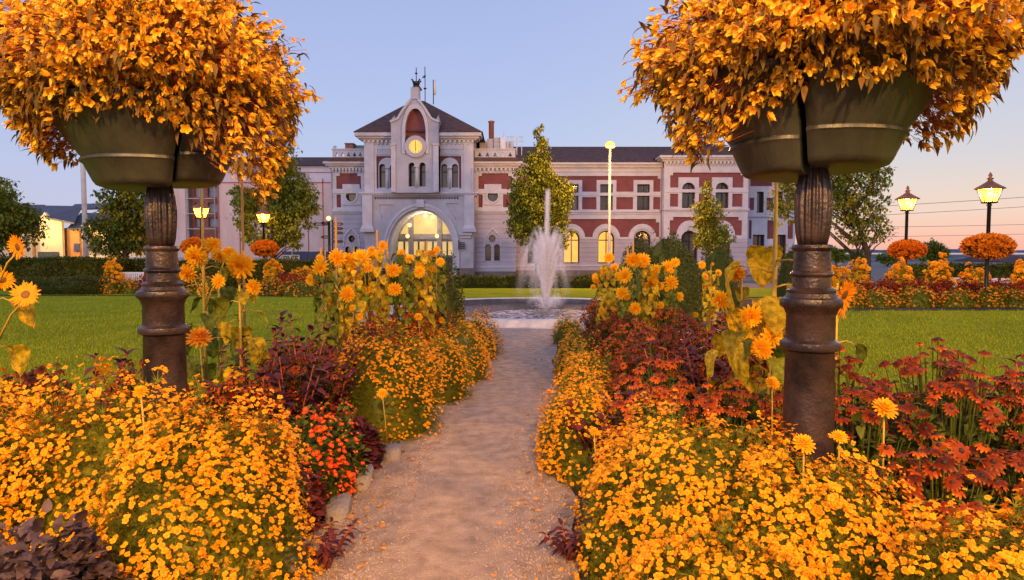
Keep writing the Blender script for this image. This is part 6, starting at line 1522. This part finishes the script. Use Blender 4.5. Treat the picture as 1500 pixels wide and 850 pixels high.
# left group
k = 0
for px_, D, h, hd, lab in ((478, 7.6, 1.62, [(470, 392, 1.9, -.1), (495, 378, 2.0, 0), (458, 410, 1.4, 0), (486, 440, 1.2, 0)], 'left-most sunflower of the big left group, blooms crowded at its top'),
        (520, 7.8, 1.66, [(512, 385, 2.2, 0), (530, 378, 2.0, 0), (508, 432, 1.8, -.2), (540, 395, 1.3, 0)], 'sunflower with the shaggiest yellow blooms, in the big left group'),
        (556, 8.0, 1.70, [(545, 372, 1.5, 0), (560, 360, 1.2, 0), (576, 396, 1.6, -.2), (552, 452, 1.3, 0)], 'sunflower in the middle of the big left group, before the arch edge'),
        (592, 8.2, 1.64, [(578, 424, 1.6, -.3), (600, 380, 1.2, 0), (588, 372, 1.1, 0), (614, 398, 1.5, 0)], 'sunflower in front of the station arch, bloom halfway down'),
        (622, 8.6, 1.68, [(615, 392, 1.4, -.1), (632, 370, 1.2, 0), (645, 384, 1.1, 0), (584, 454, 1.2, 0)], 'right-most sunflower of the big left group, below the arch'),
        (500, 8.6, 1.55, [(520, 404, 1.6, 0), (488, 402, 1.4, 0), (470, 380, 1.2, 0)], 'rear sunflower of the big left group, behind the shaggy blooms'),
        (640, 9.4, 1.62, [(648, 410, 1.1, 0), (628, 420, 1.0, 0), (640, 366, 1.0, 0)], 'rear sunflower at the right end of the big left group, before the dark shrub')):
    hd = hd + [(px_ + random.uniform(-26, 26), random.uniform(362, 470), random.uniform(.6, 1.0), random.uniform(-.25, .1)) for _ in range(3)]
    sun_px(lab, px_, D, h, hd, 60, .165, 10 + k, variants=SUNS, lz=(.3, .97), leafmat=M_sunl if k % 3 else M_leafv, stem=.012, hs=.72); k += 1
# right group (dahlia-like tall yellow)
for px_, D, h, hd, lab in ((888, 8.6, 1.50, [(884, 398, 1.2, 0), (892, 378, 1.3, 0), (872, 412, 1.0, 0), (900, 392, 1.1, 0)], 'leftmost tall yellow sunflower right of the fountain jet'),
        (918, 8.2, 1.52, [(914, 403, 2.0, -.1), (928, 380, 2.0, 0), (912, 430, 1.7, -.1), (930, 452, 1.5, -.2)], 'tall yellow sunflower with three big blooms in line, right of the fountain'),
        (950, 8.4, 1.50, [(953, 410, 2.1, -.1), (942, 382, 1.8, 0), (958, 395, 1.6, 0), (966, 420, 1.2, 0)], 'tall yellow sunflower with the largest bloom, before the round shrub'),
        (978, 8.6, 1.48, [(983, 414, 1.8, -.1), (976, 390, 1.6, 0), (995, 435, 1.2, 0), (988, 385, 1.3, 0)], 'right-most tall yellow sunflower before the round shrub'),
        (1040, 9.5, 1.40, [(1035, 418, 1.1, 0), (1028, 388, 1.1, 0), (1052, 400, 1.0, 0)], 'small yellow sunflower between the round shrub and the big-leaved one')):
    hd = hd + [(px_ + random.uniform(-22, 22), random.uniform(385, 465), random.uniform(.6, 1.0), random.uniform(-.25, .1)) for _ in range(4)]
    sun_px(lab, px_, D, h, hd, 60, .16, 20 + k, variants=SUNS, lz=(.3, .97), leafmat=M_sunl if k % 2 else M_leafv, stem=.012, hs=.72); k += 1
# big-leaved ones beside the right column
sun_px('giant sunflower with a thick orange-lit stem rising behind the right bowl', 1133, 4.6, 2.25, [(1100, 462, 1.1, -.2), (1128, 492, 1.2, -.2)], 11, .42, 40, stem=.021, lz=(.30, .76), leafmat=M_sunl, variants=SUNS)
sun_px('sunflower left of the right column with a bloom low among crinkled leaves', 1085, 4.8, 1.45, [(1058, 440, 1.0, 0), (1110, 470, 1.2, -.1), (1078, 400, 1.0, 0), (1095, 505, 1.1, -.2)], 15, .31, 41, leafmat=M_sunl, variants=SUNS)
sun_px('green-leaved sunflower just left of the right column, half hidden by it', 1128, 4.4, 1.30, [(1118, 510, 1.0, -.1), (1140, 455, 1.1, 0)], 13, .22, 42, variants=SUNS, leafmat=M_leafv)
sun_px('sunflower right of the right column, its bloom side-on against the lawn', 1225, 4.0, 1.42, [(1236, 432, 1.0, 0), (1232, 448, .8, 0)], 7, .24, 43, leafmat=M_leafv, face=(.8, -.6, .1))
# pompoms on their own stems
def pom(label, px_, py_, D, s, vs=None):
    p = P(px_, py_, D); root = thing('pompom_dahlia', (p.x, p.y, 0), label, 'dahlia', 'single yellow pompom dahlias')
    b = MB(); b.tube([(p.x + .03, p.y + .03, .05), (p.x + .015, p.y + .02, p.z * .6), (p.x, p.y, p.z)], [.006, .005, .004], 6); b.build('stem', M_stemlit, root)
    q = np.array([[p.x + .02, p.y + .02, p.z * u] for u in (.45, .6, .72, .82)]); combine('leaves', [scatter_arrays(LEAF, frames(q, rng.normal(0, 1, (4, 3)) * [1, 1, .3], scale=1.1), rng.random(4))], [M_leaf], root)
    place_heads(root, vs or DAHL, np.array([list(p)]), np.array([[.1, -.55, .8]]), np.array([s * .85]), maxparts=1)
for a in ((1295, 600, 3.2, 1.35, 'largest yellow pompom, right of the right column among dark red coneflowers'), (1177, 652, 2.75, 1.05, 'yellow pompom in front of the foot of the right column'), (1229, 641, 2.9, .8, 'small yellow pompom touching the right side of the right column'),
          (1131, 562, 4.0, 1.0, 'yellow pompom left of the right column above the orange-red flowers'), (870, 633, 4.3, .75, 'small yellow pompom over the marigold cushion right of the path'), 
          (560, 577, 5.3, 1.05, 'round yellow bloom before the half-round marigold bush left of the path'), (206, 575, 3.0, .75, 'pale yellow flower head at the top of the left marigolds, beside the column'), (613, 465, 8.0, 1.3, 'yellow bloom above the red flowers left of the path'), (634, 525, 7.2, .9, 'lower yellow bloom beside the third marigold bush')):
    pom(a[4], a[0], a[1], a[2], a[3])
pom('orange shaggy dahlia right of the left column, above purple leaves', 292, 497, 4.6, 1.7, DAHLO)
# stakes
for px_, pt, D, lab in ((493, 318, 7.3, 'tallest wooden stake in the left sunflower group, beside the finger post'), (471, 362, 7.4, 'short leaning wooden stake at the left end of the sunflower group'), (553, 336, 8.3, 'wooden stake before the left edge of the station arch'),
        (625, 352, 8.4, 'wooden stake before the middle of the station arch'), (568, 350, 8.8, 'thin wooden stake just left of the arch opening'), (927, 354, 8.6, 'wooden stake in the tall yellow sunflowers right of the fountain'), (919, 362, 8.9, 'shorter wooden stake left of its neighbour, right of the fountain'), (357, 250, 5.6, 'thin stake with a climbing stem beside the dark conical tree')):
    D += .9 if D > 7 else 0; b = MB(); X = PX(px_, D, 400); w_ = .008 if D < 6 else .012; z = PZ(pt, D)
    b.box(X - w_, X + w_, D - w_, D + w_, 0, z - .02); b.add([(X - w_, D - w_, z - .019), (X + w_, D - w_, z - .019), (X + w_, D + w_, z - .019), (X - w_, D + w_, z - .019), (X, D, z)], [(0, 1, 4), (1, 2, 4), (2, 3, 4), (3, 0, 4)])
    tag(b.build('garden_stake', M_wood), lab, 'stake', 'wooden stakes among the sunflowers')
# ------------------------------------------------------------------ shrubs and far beds
def shrub(label, px_, D, rx, h, seed, n=9000, mat=None, ry=None, ls=.9, leaft=None):
    return cushion('round_shrub', label, 'shrub', (PX(px_, D, 400), D), (rx, ry or rx), h, 0, None, seed, leafmat=mat or M_shrub, leaft=leaft or blade(.075, .022, .3, .4, 2), nleaf=n, group='clipped round shrubs', lsize=ls * .62, corek=.97, lup=0.)
shrub('large dome-shaped green shrub behind the yellow sunflowers right of the fountain', 972, 12.5, .86, 1.80, 81, 22000)
shrub('smaller dark dome shrub behind the young tree, right of the big dome', 1052, 20, .62, 1.70, 82, 9000, M_hedge)
shrub('small dark round shrub half hidden by the right column', 1158, 21, .42, 1.66, 83, 5000, M_hedge)
shrub('tall dark shrub at the right end of the left sunflower group', 640, 11.6, .46, 1.50, 84, 7000, M_hedge)
FB = 'orange flower mounds of the beds across the lawn'
def fmound(label, px_, D, rx, h, seed, v=None, lm=None, n=230, name='flower_mound', hs=(1.2, 2.0), cat='flower mound', nleaf=900, mp=0):
    return cushion(name, label, cat, (PX(px_, D, 430), D), (rx, rx * .7), h, n, v or MARIO, seed, leafmat=lm or M_feath, leaft=LEAF, nleaf=nleaf, maxparts=mp, group=FB, hs=hs)
ords = ['first', 'second', 'third', 'fourth', 'fifth', 'sixth']
for i, (px_, rx) in enumerate(((1285, .62), (1343, .60), (1402, .62), (1452, .50), (1494, .58))): fmound(f'{ords[i]} orange flower mound from the left along the back of the right lawn', px_, 19.8 + .1 * (i % 2), rx, .52 + .05 * (i % 2), 200 + i)
fmound('yellow flower mound right behind the right column base, at the corner of the lawn', 1250, 19.6, .42, .62, 206)
for i, px_ in enumerate((1262, 1300, 1338, 1378, 1420, 1462, 1500)): fmound(f'{(ords + ["seventh"])[i]} dark red flower mound from the left in the row behind the orange ones', px_, 21.2, .46, .74 + .04 * (i % 2), 210 + i, v=RUDS, lm=M_crim, n=60, hs=(1.2, 1.8), nleaf=1100, mp=100)
def tallyellow(label, px_, D, rx, h, seed, n=110):
    r_ = np.random.default_rng(seed); root = cushion('tall_yellow_flowers', label, 'tall yellow flowers', (PX(px_, D, 400), D), (rx, rx), h, n, DAHL, seed, leafmat=M_sunl, leaft=LEAFL, nleaf=500, maxparts=0, group='tall yellow flower clumps', hs=(1.1, 1.9), rise=.03); return root
for i, (px_, rx, h, lab) in enumerate(((1222, .32, 1.15, 'tall yellow flower clump just right of the right column'), (1257, .34, 1.25, 'tall yellow flower clump left of the broad tree trunk'), (1318, .40, 1.2, 'tall yellow flower clump below the smaller flower ball'), (1374, .42, 1.3, 'tallest yellow flower clump between the two lamps'), (1430, .50, 1.05, 'low wide yellow flower clump below the larger flower ball'), (1500, .30, 1.2, 'yellow flower clump at the right picture edge before the hedge'))): tallyellow(lab, px_, 22.3, rx, h, 230 + i)
for i, (px_, D, rx, h, lab) in enumerate(((158, 26.2, .55, .62, 'orange flower mound before the bench at the far left'), (190, 26.4, .55, .60, 'second orange flower mound before the left bench, beside the column'), (440, 24.8, .8, .62, 'green and orange flower mound at the back of the left lawn'), (398, 25.4, .55, .62, 'small orange flower mound near the lamp with the flower ball'), (250, 26, .6, .7, 'orange flower mound just right of the left column'), (300, 26, .6, .7, 'orange flower mound behind the stems of the left sunflowers'))): fmound(lab, px_, D, rx, h, 240 + i)
for i, (px_, lab) in enumerate(((420, 'dark red flower mound at the back of the left lawn, below the letter sign'), (455, 'dark red flower mound behind the green mound, left of the sunflowers'), (225, 'dark red flower mound directly behind the left column'))): fmound(lab, px_, 26.2, .6, .85, 250 + i, v=RUDS, lm=M_crim, n=60, hs=(1.2, 1.8), nleaf=1100, mp=100)
for i, (px_, rx, h, lab) in enumerate(((400, .35, 1.2, 'yellow flower clump right below the flower ball on the left'), (442, .5, .95, 'wide yellow flower clump below the letter sign'), (166, .3, 1.2, 'yellow flower clump in front of the far left hedge'))): tallyellow(lab, px_, 27.6, rx, h, 260 + i)
